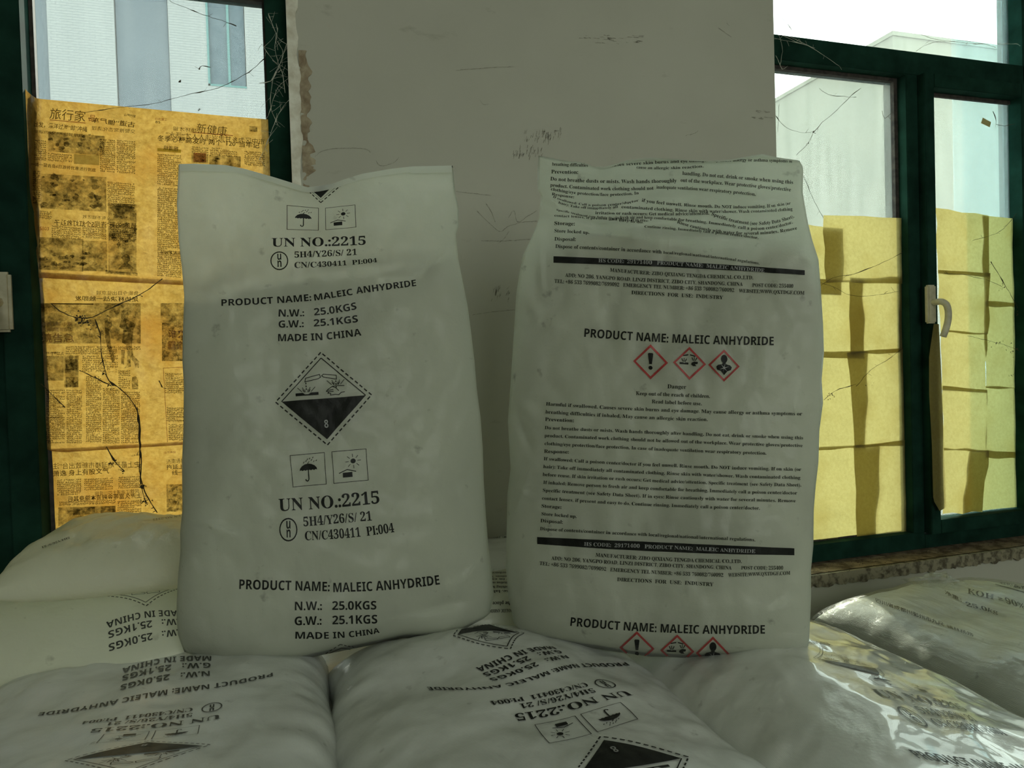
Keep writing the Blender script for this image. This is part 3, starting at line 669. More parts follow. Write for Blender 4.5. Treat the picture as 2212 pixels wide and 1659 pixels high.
    for a, b, c, d in ((357, 806, 397, 850), (360, 880, 397, 912), (364, 916, 397, 952)): micro(P, a, b, c, d, sk=0)
    P.build(s2, s2, NN)
    # bottom row
    s3 = sheet('newspaper_sheet', [(54, 992), (80, 978), (110, 968), (395, 952), (592, 942)], [(78, 1190), (592, 1130)], [(54, 992), (58, 1050), (64, 1120), (78, 1190)], [(592, 942), (592, 1130)], 1.600, M_NEWS, 50, 36, .004, tilt=lambda u, v, x, y: -.024*min(1, (90-x)/20) if x < 90 else 0)
    tag(s3, 'large aged newspaper spread, lowest of three on the left window pane, behind the stacked sacks', 'newspaper', 'newspapers on the left window')
    P = Print()
    hz(P, '史上最严地溜楼市新政出台“注水”', 95, 1000, 303, 996, 14, mirror=True, style='cjk'); hz(P, '“替”萧逸 身上有股文气', 88, 1018, 236, 1010, 13)
    hz(P, '上海久富等金融资本隐身其后', 147, 1072, 306, 1064, 12, mirror=True); hz(P, '民锦江湖浦主四川盛钢', 206, 1062, 300, 1056, 9, mirror=True, style='cjk')
    P.line('red', 'A14', 'sans', (80, 996), (98, 994), 5); hz(P, '山东商报', 284, 982, 305, 980, 4); P.line('red', '山东商报', 'cjkb', (355, 980), (380, 979), 5)
    hz(P, '济南通报', 360, 992, 400, 990, 10, style='cjk'); hz(P, '拖延上', 360, 1004, 398, 1002, 11); hz(P, '线一', 372, 1016, 398, 1014, 11)
    pic(P, 'pic', 126, 1096, 250, 1136, -.03); pic(P, 'picd', 92, 1040, 114, 1095, 0, 4, 6); pic(P, 'picd', 360, 1046, 398, 1105, 0, 4, 4); pic(P, 'picd', 158, 1096, 205, 1112, -.03, 4, 3); pic(P, 'picd', 218, 1094, 248, 1120, -.03, 4, 3)
    for a, b, c, d in ((124, 1036, 178, 1070), (182, 1034, 244, 1060), (256, 1030, 304, 1056), (254, 1082, 306, 1150), (98, 1100, 116, 1150), (122, 1140, 250, 1160), (128, 1084, 250, 1094)): micro(P, a, b, c, d, sk=-.04)
    P.build(s3, s3, NN)
newspapers()

def yellow_papers():
    quads = [((1745, 485), (1818, 493), (1816, 637), (1735, 635), 1.6015, 'yellow paper sheet at the top left of the fixed pane behind the cover sheet'),
      ((1730, 604), (1864, 602), (1866, 775), (1730, 772), 1.5995, 'yellow paper sheet low behind the right sack edge, second from top in the left column'),
      ((1834, 598), (1950, 598), (1952, 760), (1837, 766), 1.5975, 'yellow paper sheet right of centre on the fixed pane, below the cover sheet'),
      ((1728, 760), (1874, 758), (1866, 968), (1728, 974), 1.6005, 'yellow paper sheet in the left column beside the sack, third from top'),
      ((1829, 762), (1954, 752), (1958, 962), (1846, 968), 1.5965, 'creased yellow paper sheet in the right column of the fixed pane, above the bottom one'),
      ((1722, 966), (1898, 958), (1890, 1158), (1724, 1168), 1.602, 'yellow paper sheet in the bottom left corner of the fixed pane'),
      ((1844, 962), (1963, 950), (1971, 1151), (1851, 1159), 1.5955, 'yellow paper sheet in the bottom right corner of the fixed pane'),
      ((1779, 465), (1950, 471), (1951, 613), (1785, 611), 1.5935, 'yellow cover sheet overlapping the others at the top of the fixed pane'),
      ((2020, 449), (2136, 466), (2137, 600), (2026, 590), 1.5785, 'yellow paper sheet at the top left of the opening sash'),
      ((2120, 465), (2238, 478), (2238, 668), (2125, 660), 1.5805, 'yellow paper sheet at the top right of the opening sash'),
      ((2026, 583), (2140, 590), (2134, 722), (2032, 718), 1.5765, 'yellow paper sheet in the left column of the opening sash, level with the handle plate'),
      ((2034, 712), (2132, 719), (2130, 848), (2034, 842), 1.5775, 'yellow paper sheet in the left column of the opening sash, just below the handle'),
      ((2036, 833), (2133, 842), (2130, 978), (2036, 973), 1.5755, 'yellow paper sheet in the left column of the opening sash, second from the bottom'),
      ((2125, 650), (2238, 656), (2238, 842), (2130, 838), 1.5790, 'yellow paper sheet in the middle of the right column of the opening sash'),
      ((2128, 834), (2238, 838), (2238, 992), (2128, 988), 1.5800, 'yellow paper sheet in the right column of the opening sash, second from the bottom'),
      ((2036, 966), (2136, 972), (2122, 1106), (2036, 1110), 1.5770, 'yellow paper sheet at the bottom left of the opening sash'),
      ((2092, 972), (2238, 978), (2238, 1090), (2078, 1108), 1.5810, 'yellow paper sheet at the bottom right of the opening sash')]
    for i, (a, b, c, d, Y, lb) in enumerate(quads):
        rnd = random.Random(i); j = lambda p, t, q: (p[0]+(q[0]-p[0])*t, p[1]+(q[1]-p[1])*t)
        def edge(p, q, ax, amp): return [p]+[tuple(np.array(j(p, t, q))+(np.array([0, 1]) if ax == 0 else np.array([1, 0]))*rnd.uniform(-amp, amp)) for t in (.25, .5, .75)]+[q]
        o = sheet('yellow_paper_sheet', edge(a, b, 0, 2), edge(d, c, 0, 2.5), edge(a, d, 1, 3.5), edge(b, c, 1, 3.5), Y, M_YEL, 16, 18, .0035)
        tag(o, lb, 'paper', 'yellow papers on the right window')
    o = sheet('folded_yellow_paper', [(2017, 700), (2028, 700)], [(2030, 1104), (2044, 1096)], [(2017, 700), (2007, 770), (2007, 850), (2013, 960), (2016, 1080), (2030, 1104)], [(2028, 700), (2033, 800), (2037, 900), (2040, 1000), (2044, 1096)], 1.535, M_YEL, 6, 40, .004)
    tag(o, 'narrow folded strip of yellow paper hanging below the window handle over the sash', 'paper')
    q = [(1560, 0)]
    o = mesh_obj('tape_scrap', [PY(x, y, 1.587) for x, y in ((2123, 254), (2141, 264), (2138, 275), (2119, 266))], [(0, 1, 2, 3)], M_TAPE); tag(o, 'small scrap of yellowed tape stuck on the opening sash glass', 'tape')
yellow_papers()

# ------------------------------------------------------------------ upright sacks
def crease(x, y, c):
    x0, y0, x1, y1, wd, am = c; dx, dy = x1-x0, y1-y0; L2 = dx*dx+dy*dy; t = max(0, min(1, ((x-x0)*dx+(y-y0)*dy)/L2)); e = math.hypot(x-x0-t*dx, y-y0-t*dy)
    return am*math.exp(-(e/wd)**2)*math.sin(math.pi*min(max(t, .06), .94))
def sack(name, T, B, L, R, dl, dr, xl, xr, prof, creases, m, parent, nu=110, nv=170, shrink=0, nseed=0, flat=False, under=None):
    G = px_grid(T, B, L, R, nu, nv); V = []; V2 = []; Fc = []; nn = (nu+1)*(nv+1)
    for j in range(nv+1):
        for i in range(nu+1):
            x, y = G[j, i]; u, v = i/nu, j/nv; base = dl+(dr-dl)*(x-xl)/(xr-xl)
            s = max(0, 1-abs(2*u-1)**2.7)**.62; t = prof(v); edge = min(1, 8*min(u, 1-u, v, (1-v)*1.4)); k = 1 if flat else 0
            bl = s*t[0]; bk = s*t[1]
            if not flat:
                wr = nz(x*.011, y*.009, nseed)*.008+nz(x*.03, y*.022, nseed+5)*.0045+nz(x*.09, y*.05, nseed+9)*.0008
                rim = max(0, 1-min(u, 1-u)*9); wr += rim*nz(x*.02, y*.035, nseed+2)*.010
                bl += (wr+1.5*sum(crease(x, y, c) for c in creases))*edge
            dd = base-max(bl, .0012*edge)
            if under is not None:
                r_ = Vector(ray(x, y)); L_ = r_.length; h_ = under.ray_cast(Vector(C_), r_/L_)
                if h_[0] is not None: dd = max(dd, h_[3]/L_+.006)
            V.append(W(x, y, dd)); V2.append(W(x, y, max(base+max(bk, .0012*edge), dd+.003 if under is not None else 0)))
    V += V2
    for j in range(nv):
        for i in range(nu):
            a = j*(nu+1)+i; Fc.append((a, a+nu+1, a+nu+2, a+1)); Fc.append((nn+a, nn+a+1, nn+a+nu+2, nn+a+nu+1))
    o = mesh_obj(name, V, Fc, m, parent, True)
    bm = bmesh.new(); bm.from_mesh(o.data); bmesh.ops.remove_doubles(bm, verts=bm.verts, dist=.0002); bm.to_mesh(o.data); bm.free(); return o
def profA(v):
    f = np.interp(v, [0, .03, .14, .3, .45, .7, .9, .96, .985, 1], [0, .005, .014, .035, .055, .068, .068, .058, .040, 0]); return (f, np.interp(v, [0, .05, .3, .6, .9, .985, 1], [0, .008, .05, .075, .07, .04, 0]))
NS = {'ink': ('printed_lettering', M_INK, 'black printed lettering and symbols'), 'dia': ('hazard_diamond', M_INK, 'solid black lower half of hazard diamond'), 'knock': ('hazard_numeral', M_KNOCK, 'pale numeral eight'),
      'red': ('hazard_border', M_RED, 'red diamond borders'), 'bar': ('printed_bar', M_INK, 'black printed bar'), 'inkg': ('printed_lettering', M_INKG, 'faded black printed lettering')}
NG = dict(NS); NG['ink'] = ('printed_lettering', M_INKG, 'black printed lettering and symbols'); NG['dia'] = ('hazard_diamond', M_INKG, 'solid dark half of hazard diamond')

def sack_left():
    root = empty('chemical_sack'); tag(root, 'upright white sack with black corrosive diamond and UN NO. lettering, left of the two standing', 'sack')
    Tl = [(386, 355), (420, 354), (487, 357), (528, 365), (591, 383), (639, 398), (664, 405), (690, 402), (721, 396), (740, 389), (781, 376), (845, 365), (889, 360), (978, 358)]
    Ll = [(386, 355), (382, 440), (386, 520), (393, 580), (398, 640), (395, 720), (394, 780), (397, 830), (396, 930), (393, 1000), (394, 1100), (389, 1150), (390, 1190), (384, 1250), (381, 1320), (384, 1370), (398, 1408)]
    Bl = [(398, 1408), (440, 1422), (480, 1431), (560, 1433), (640, 1428), (700, 1414), (760, 1402), (830, 1388), (870, 1379), (940, 1378), (965, 1378), (990, 1370), (1020, 1352), (1045, 1336), (1058, 1325)]
    Rl = [(978, 358), (984, 420), (991, 450), (990, 490), (985, 505), (990, 560), (1000, 610), (1010, 660), (1018, 720), (1025, 780), (1030, 840), (1038, 900), (1043, 970), (1045, 1040), (1050, 1120), (1055, 1180), (1063, 1240), (1066, 1285), (1058, 1325)]
    T, B, L, R = interp(Tl, 0), interp(Bl, 0), interp(Ll, 1), interp(Rl, 1)
    cre = [(985, 505, 890, 600, 7, .008), (890, 600, 820, 600, 8, .004), (975, 520, 900, 620, 14, -.007), (390, 660, 520, 600, 18, .006), (480, 640, 800, 590, 26, -.006), (640, 600, 900, 560, 14, .004), (395, 1110, 520, 1160, 9, .008), (392, 1180, 430, 1240, 8, .007), (396, 1130, 470, 1140, 7, -.006),
           (1010, 740, 990, 860, 8, .008), (1030, 850, 985, 950, 9, .008), (1040, 970, 1000, 1040, 7, -.009), (990, 1040, 1040, 1150, 8, .008), (1060, 1180, 1000, 1260, 10, .007), (860, 1330, 1030, 1290, 14, -.007), (900, 1380, 1040, 1320, 9, .008), (700, 1190, 860, 1260, 20, .003), (540, 1220, 400, 1180, 22, -.003), (700, 1400, 880, 1340, 12, -.006), (395, 360, 470, 470, 18, .006), (900, 380, 960, 500, 22, -.006)]
    body = sack('sack_film', T, B, L, R, 1.035, 1.17, 385, 1060, profA, cre, M_SACK, root, nseed=1)
    # contents: what fills the sack below its empty top
    PT = interp([(402, 652), (470, 640), (560, 606), (640, 604), (700, 592), (790, 594), (850, 606), (890, 594), (925, 562), (950, 572), (975, 606), (992, 650)], 0)
    PB = interp([(a, b-10) for a, b in Bl], 0); PL = interp([(402, 500), (404, 800), (404, 1000), (402, 1150), (394, 1300), (400, 1395)], 1)
    PR = interp([(970, 560), (992, 640), (998, 700), (990, 740), (1004, 820), (1016, 870), (1002, 920), (990, 980), (1000, 1040), (1018, 1100), (1026, 1180), (1046, 1260), (1046, 1320)], 1)
    pw = sack('sack_contents', PT, PB, PL, PR, 1.035, 1.17, 385, 1060, lambda v: (np.interp(v, [0, .03, .2, .5, .9, 1], [.010, .014, .030, .048, .054, .03]), np.interp(v, [0, .2, .5, .85, 1], [.010, .03, .055, .055, .005])), [], M_POWDER, root, 50, 70, nseed=3, flat=True, under=BVHTree.FromPolygons([q.co[:] for q in body.data.vertices], [tuple(q.vertices) for q in body.data.polygons]))
    # seam band along the top
    V, Fc = [], []; n = 70
    for i in range(n+1):
        x = 388+(976-388)*i/n; d = 1.035+.135*(x-385)/675; y0 = T(x)-.5; hh = 15 if (x < 490 or x > 888) else 12
        for k in range(3): V.append(W(x, y0+hh*k/2, d-.0045-.0022*k-(.001 if x > 888 else 0)))
    for i in range(n):
        for k in range(2): a = i*3+k; Fc.append((a, a+1, a+4, a+3))
    mesh_obj('sealed_seam', V, Fc, M_SEAM, root, True)
    P = Print(); idp = lambda p: p
    # lower repeat
    fn = homography([(0, 1), (1, 0), (0, -1), (-1, 0)], [(693.6, 773.7), (790, 854), (706.4, 948.7), (608.5, 867.8)]); diamond8(P, fn)
    P.shapes('ink', FRAME+umbrella(), quadmap([(632.6, 1052), (704.5, 1045.6), (700.6, 977.5), (626.8, 984)])); P.shapes('ink', FRAME+sun_house(), quadmap([(721.5, 1044.3), (795.3, 1037), (790.5, 969.5), (717.3, 976)]))
    P.line('ink', 'UN NO.:2215', 'serif', (603, 1104), (820, 1087), 27, h1=27, pm=(711, 1097)); un_mark(P, quadmap([(604, 1170), (643, 1169), (642, 1118), (603, 1119)]))
    P.line('ink', '5H4/Y26/S/ 21', 'serif', (656, 1137), (803, 1124), 20); P.line('ink', 'CN/C430411  PI:004', 'serif', (659, 1167), (852, 1149), 20, pm=(756, 1161))
    P.line('ink', 'PRODUCT NAME:', 'sans', (517, 1272), (712, 1277), 20); P.line('ink', 'MALEIC ANHYDRIDE', 'sans', (720, 1279), (950, 1262), 20, pm=(835, 1274))
    P.line('ink', 'N.W.:   25.0KGS', 'sans', (637, 1318), (813, 1316), 18); P.line('ink', 'G.W.:   25.1KGS', 'sans', (637, 1350), (815, 1346), 18); P.line('ink', 'MADE IN CHINA', 'sans', (638, 1379), (820, 1366), 15, pm=(738, 1377), h1=11)
    P.shapes('ink', dashes((735, 1391), (700, 1413), 4, 1.4)+dashes((735, 1391), (768, 1398), 4, 1.4)+[stroke([(712, 1410), (738, 1399), (756, 1402)], 1.2)], idp)
    # upper repeat, foreshortened where the empty top leans back
    P.shapes('ink', FRAME+umbrella(), quadmap([(620, 496), (688, 498), (688, 450), (620, 444)])); P.shapes('ink', FRAME+sun_house(), quadmap([(704, 497), (769, 491), (767, 443), (703, 450)]))
    P.line('ink', 'UN NO.:2215', 'serif', (587, 533), (790, 529), 19, pm=(690, 532)); un_mark(P, quadmap([(584, 584), (623, 583), (622, 543), (584, 544)]))
    P.line('ink', '5H4/Y26/S/ 21', 'serif', (636, 557), (771, 551), 13); P.line('ink', 'CN/C430411  PI:004', 'serif', (636, 579), (815, 567), 13, pm=(728, 575), h1=9)
    P.line('ink', 'PRODUCT NAME:', 'sans', (479, 661), (673, 650), 14, pm=(576, 657)); P.line('ink', 'MALEIC', 'sans', (680, 650), (762, 637), 13); P.line('ink', 'ANHYDRIDE', 'sans', (770, 635), (899, 618), 14)
    P.line('ink', 'N.W.:   25.0KGS', 'sans', (602, 684), (771, 668), 15, pm=(686, 681)); P.line('ink', 'G.W.:   25.1KGS', 'sans', (602, 708), (774, 696), 15, pm=(686, 705)); P.line('ink', 'MADE IN CHINA', 'sans', (601, 737), (781, 725), 15, pm=(690, 735))
    P.shapes('dia', [poly([(673, 411), (690, 405), (723, 398), (693, 428)])], idp)
    P.shapes('ink', dashes((693, 438), (665, 412), 4, 2)+dashes((693, 438), (742, 396), 6, 2)+[stroke([(666, 408), (693, 432), (735, 397)], .6)], idp)
    P.build(body, root, NS, .0008)
    return root
sack_left()

BODY = [('b', 'Harmful if swallowed. Causes severe skin burns and eye damage. May cause allergy or asthma symptoms or', (1180, 876), (1732, 897), (1456, 890)),
        ('b', 'breathing difficulties if inhaled. May cause an allergic skin reaction.', (1179, 893), (1529, 910), (1354, 903)), ('b', 'Prevention:', (1178, 909), (1240, 912), None),
        ('r', 'Do not breathe dusts or mists. Wash hands thoroughly after handling. Do not eat, drink or smoke when using this', (1177, 927), (1734, 949), (1456, 939)),
        ('r', 'product. Contaminated work clothing should not be allowed out of the workplace. Wear protective gloves/protective', (1177, 944), (1733, 966), (1456, 956)),
        ('r', 'clothing/eye protection/face protection. In case of inadequate ventilation wear respiratory protection.', (1177, 961), (1655, 982), (1416, 973)), ('b', 'Response:', (1176, 978), (1229, 980), None),
        ('r', 'If swallowed: Call a poison center/doctor if you feel unwell. Rinse mouth. Do NOT induce vomiting. If on skin (or', (1175, 994), (1730, 1017), (1453, 1009)),
        ('r', 'hair): Take off immediately all contaminated clothing. Rinse skin with water/shower. Wash contaminated clothing', (1174, 1011), (1728, 1035), (1451, 1026)),
        ('r', 'before reuse. If skin irritation or rash occurs: Get medical advice/attention. Specific treatment (see Safety Data Sheet).', (1173, 1028), (1730, 1051), (1451, 1043)),
        ('r', 'If inhaled: Remove person to fresh air and keep comfortable for breathing. Immediately call a poison center/doctor', (1174, 1045), (1721, 1068), (1448, 1060)),
        ('r', 'Specific treatment (see Safety Data Sheet). If in eyes: Rinse cautiously with water for several minutes. Remove', (1173, 1062), (1718, 1085), (1446, 1077)),
        ('r', 'contact lenses, if present and easy to do. Continue rinsing. Immediately call a poison center/doctor.', (1171, 1079), (1641, 1101), (1406, 1093)), ('b', 'Storage:', (1170, 1096), (1213, 1099), None),
        ('r', 'Store locked up.', (1170, 1113), (1246, 1119), None), ('b', 'Disposal:', (1168, 1128), (1216, 1131), None),
        ('r', 'Dispose of contents/container in accordance with local/regional/national/international regulations.', (1167, 1145), (1631, 1169), (1399, 1158))]
def ghs(P, c, rx, ry, which, tilt=0):
    fn = lambda p: (c[0]+p[0]*rx, c[1]-p[1]*ry+p[0]*rx*tilt)
    P.shapes('red', [stroke([(0, .94), (.94, 0), (0, -.94), (-.94, 0)], .12, True)], fn)
    if which == 0: P.shapes('ink', [poly([(-.15, .48), (-.1, .53), (.1, .53), (.15, .48), (.08, -.12), (-.08, -.12)]), poly(circ(0, -.34, .12, .12, 12))], fn)
    if which == 1: P.shapes('ink', corrosive_solid(), fn)
    if which == 2: P.shapes('ink', ghs_health(), fn); P.shapes('knock', star(), fn)
def sack_right():
    root = empty('chemical_sack'); tag(root, 'upright white sack printed with hazard text and red diamonds, right of the two standing', 'sack')
    Tl = [(1163, 336), (1194, 342), (1226, 348), (1248, 350), (1264, 352), (1280, 360), (1305, 361), (1330, 355), (1359, 345), (1406, 341), (1470, 344), (1533, 347), (1580, 345), (1622, 337), (1647, 333), (1682, 341), (1727, 347)]
    Ll = [(1163, 336), (1161, 380), (1162, 412), (1169, 421), (1163, 478), (1147, 516), (1131, 548), (1122, 589), (1115, 636), (1110, 720), (1103, 826), (1097, 910), (1103, 1012), (1096, 1067), (1094, 1160), (1093, 1230), (1098, 1290), (1110, 1346), (1125, 1366)]
    Rl = [(1727, 347), (1735, 362), (1734, 415), (1738, 440), (1745, 480), (1755, 520), (1768, 560), (1773, 620), (1778, 700), (1780, 760), (1775, 820), (1778, 870), (1770, 930), (1768, 1000), (1762, 1050), (1758, 1100), (1757, 1180), (1752, 1230), (1752, 1290), (1750, 1340), (1748, 1380), (1744, 1410)]
    Bl = [(1125, 1366), (1180, 1382), (1250, 1396), (1330, 1408), (1400, 1418), (1480, 1421), (1560, 1421), (1640, 1418), (1744, 1420)]
    T, B, L, R = interp(Tl, 0), interp(Bl, 0), interp(Ll, 1), interp(Rl, 1)
    cre = [(1170, 420, 1240, 470, 9, .010), (1200, 470, 1400, 430, 9, .009), (1230, 480, 1480, 470, 8, .008), (1180, 440, 1330, 500, 8, -.008), (1380, 430, 1560, 420, 12, .006), (1560, 430, 1740, 440, 12, .008), (1640, 460, 1735, 430, 9, -.010), (1300, 380, 1460, 375, 9, -.006), (1265, 355, 1300, 420, 10, .007), (1400, 510, 1640, 520, 10, .006), (1240, 500, 1400, 520, 9, -.006),
           (1120, 600, 1165, 700, 12, .008), (1108, 860, 1160, 900, 12, .010), (1110, 880, 1150, 980, 9, -.010), (1100, 1050, 1160, 1080, 7, .008), (1100, 1140, 1150, 1000, 8, .007), (1102, 1200, 1130, 1330, 10, -.008), (1166, 520, 1172, 640, 6, .008), (1700, 1260, 1750, 1180, 12, -.006), (1650, 1330, 1750, 1290, 12, .005), (1770, 860, 1735, 920, 9, -.008), (1600, 1400, 1745, 1350, 12, -.006)]
    body = sack('sack_film', T, B, L, R, 1.12, .985, 1095, 1765, profA, cre, M_SACK, root, nseed=11)
    PT = interp([(1150, 600), (1200, 560), (1260, 520), (1330, 506), (1420, 520), (1520, 540), (1600, 560), (1680, 540), (1745, 560)], 0)
    PL = interp([(1170, 520), (1160, 600), (1152, 700), (1140, 800), (1124, 860), (1138, 940), (1146, 1000), (1126, 1080), (1122, 1160), (1112, 1300), (1130, 1360)], 1); PR = interp([(1735, 540), (1762, 640), (1764, 900), (1746, 1180), (1738, 1400)], 1)
    sack('sack_contents', PT, interp([(a, b-10) for a, b in Bl], 0), PL, PR, 1.12, .985, 1095, 1765, lambda v: (np.interp(v, [0, .03, .2, .5, .9, 1], [.010, .016, .034, .050, .054, .03]), np.interp(v, [0, .2, .5, .85, 1], [.010, .03, .055, .055, .005])), [], M_POWDER, root, 50, 70, nseed=13, flat=True, under=BVHTree.FromPolygons([q.co[:] for q in body.data.vertices], [tuple(q.vertices) for q in body.data.polygons]))
    V, Fc = [], []; n = 60
    for i in range(n+1):
        x = 1296+(1724-1296)*i/n; d = 1.12-.135*(x-1095)/670; y0 = T(x)-.5
        for k in range(3): V.append(W(x, y0+3*k/2, d-.0045-.002*k))
    for i in range(n):
        for k in range(2): a = i*3+k; Fc.append((a, a+1, a+4, a+3))
    mesh_obj('sealed_seam', V, Fc, M_SEAM, root, True)
    P = Print(); idp = lambda p: p
    P.line('ink', 'PRODUCT NAME: MALEIC ANHYDRIDE', 'sans', (1262, 728), (1671, 746), 18, pm=(1467, 741)); P.line('ink', 'PRODUCT NAME: MALEIC ANHYDRIDE', 'sans', (1232, 1351), (1652, 1368), 18, pm=(1442, 1366))
    for k, (c, rx, ry) in enumerate((((1405.5, 782), 37, 37), ((1489.5, 785), 35, 35), ((1564, 790), 33, 34))): ghs(P, c, rx, ry, k, .06)
    for k, (c, rx, ry) in enumerate((((1376, 1399), 37, 35), ((1463, 1405), 36, 34), ((1540, 1411), 36, 36))): ghs(P, c, rx, ry, k, .04)
    P.line('ink', 'Danger', 'serif', (1442, 839), (1482, 840), 9); P.line('ink', 'Keep out of the reach of children.', 'serif', (1374, 853), (1534, 860), 8); P.line('ink', 'Read label before use.', 'serif', (1408, 871), (1516, 876), 8)
    for k, st, a, b, m in BODY: P.line('ink', st, 'serif', a, b, 7.6 if k == 'b' else 7.2, pm=m)
    P.shapes('bar', [grid_poly(lambda a, b: (1161+(1715-1161)*a, 1160+24*a+(15+5*math.sin(a*math.pi))*b), 40, 2)], idp)
    P.line('knock', 'HS CODE:  29171400   PRODUCT NAME:  MALEIC ANHYDRIDE', 'serif', (1262, 1178), (1630, 1194), 8)
    P.line('ink', 'MANUFACTURER: ZIBO QIXIANG TENGDA CHEMICAL CO.,LTD.', 'serif', (1287, 1202), (1602, 1216), 8, pm=(1445, 1212)); P.line('ink', 'ADD: NO 206, YANGPO ROAD, LINZI DISTRICT, ZIBO CITY, SHANDONG, CHINA', 'serif', (1191, 1209), (1580, 1230), 8, pm=(1385, 1222)); P.line('ink', 'POST CODE: 255400', 'serif', (1601, 1230), (1691, 1230), 8)
    P.line('ink', 'TEL: +86 533 7699082/7699092   EMERGENCY TEL NUMBER: +86 533 760082/760092', 'serif', (1166, 1220), (1562, 1246), 8, pm=(1365, 1237)); P.line('ink', 'WEBSITE:WWW.QXTDGF.COM', 'serif', (1573, 1246), (1706, 1241), 8)
    P.line('ink', 'DIRECTIONS  FOR  USE:  INDUSTRY', 'serif', (1333, 1255), (1541, 1266), 8)
    # upper block, wrinkled
    P.shapes('bar', [grid_poly(lambda a, b: (1196+(1738-1196)*a, 554+30*a+(-3*math.sin(a*math.pi))+14*b*(1-.25*a)), 40, 2)], idp)
    P.line('knock', 'HS CODE:  29171400   PRODUCT NAME:  MALEIC ANHYDRIDE', 'serif', (1293, 567), (1651, 589), 8, pm=(1470, 575))
    P.line('ink', 'MANUFACTURER: ZIBO QIXIANG TENGDA CHEMICAL CO.,LTD.', 'serif', (1318, 587), (1627, 604), 8, pm=(1472, 598)); P.line('ink', 'ADD: NO 206, YANGPO ROAD, LINZI DISTRICT, ZIBO CITY, SHANDONG, CHINA', 'serif', (1221, 598), (1604, 618), 8, pm=(1412, 610)); P.line('ink', 'POST CODE: 255400', 'serif', (1625, 620), (1713, 622), 8)
    P.line('ink', 'TEL: +86 533 7699082/7699092   EMERGENCY TEL NUMBER: +86 533 760082/760092', 'serif', (1198, 611), (1586, 631), 8, pm=(1392, 622)); P.line('ink', 'WEBSITE:WWW.QXTDGF.COM', 'serif', (1596, 632), (1737, 637), 8); P.line('ink', 'DIRECTIONS  FOR  USE:  INDUSTRY', 'serif', (1364, 636), (1562, 647), 8)
    up = [('Dispose of contents/container in accordance with', (1200, 536), (1429, 548), 8, (1315, 541)), ('local/regional/national/international regulations.', (1433, 548), (1640, 572), 6, (1540, 558)), ('Disposal:', (1198, 520), (1244, 521), 8, None), ('Store locked up.', (1198, 502), (1273, 506), 7.5, None), ('Storage:', (1198, 486), (1242, 487), 8, None),
          ('contact lenses, if present and easy to do.', (1198, 468), (1390, 482), 5, (1290, 474)), ('Continue rinsing. Immediately call a poison center/doctor.', (1392, 492), (1638, 517), 6, (1510, 502)),
          ('Specific treatment (see Safety Data Sheet). If in eyes:', (1202, 455), (1400, 478), 4.5, (1300, 472)), ('Rinse cautiously with water for several minutes. Remove', (1462, 482), (1722, 496), 7, (1590, 507)),
          ('irritation or rash occurs: Get medical advice/attention.', (1286, 462), (1532, 464), 7, (1410, 466)), ('Specific treatment (see Safety Data Sheet).', (1536, 465), (1716, 470), 7.5, (1630, 486)),
          ('to fresh air and keep comfortable for breathing. Immediately', (1330, 474), (1590, 492), 6, (1450, 476)), ('call a poison center/doctor.', (1594, 494), (1712, 483), 7, (1655, 496)),
          ('hair): Take off immediately all', (1206, 440), (1335, 448), 5, (1270, 452)), ('contaminated clothing. Rinse skin with water/shower. Wash contaminated clothing', (1342, 449), (1712, 455), 7, (1540, 460)),
          ('If swallowed: Call a poison center/doctor', (1194, 427), (1380, 435), 5, (1280, 446)), ('if you feel unwell. Rinse mouth. Do NOT induce vomiting. If on skin (or', (1386, 436), (1708, 442), 7, (1560, 450)),
          ('Response:', (1192, 422), (1240, 429), 6, None), ('clothing/eye protection/face protection. In', (1190, 411), (1380, 420), 6.5, (1285, 423)), ('inadequate ventilation wear respiratory protection.', (1418, 408), (1632, 424), 7.5, (1520, 413)),
          ('product. Contaminated work clothing should not', (1189, 403), (1412, 410), 7.5, (1300, 411)), ('out of the workplace. Wear protective gloves/protective', (1470, 393), (1708, 414), 8, (1590, 402)),
          ('Do not breathe dusts or mists. Wash hands thoroughly', (1189, 390), (1462, 394), 8, (1325, 396)), ('handling. Do not eat, drink or smoke when using this', (1474, 378), (1713, 398), 8, (1590, 387)),
          ('Prevention:', (1191, 375), (1249, 376), 8, None), ('breathing difficulties', (1193, 358), (1270, 361), 7, None), ('cause an allergic skin reaction.', (1375, 364), (1520, 362), 6, (1440, 366)), ('Causes severe skin burns and eye damage. May cause allergy or asthma symptoms of', (1310, 361), (1712, 352), 7, (1530, 350))]
    for st, a, b, h, m in up: P.line('ink', st, 'serif', a, b, h, pm=m)
    P.build(body, root, NS, .0008)
    return root
sack_right()

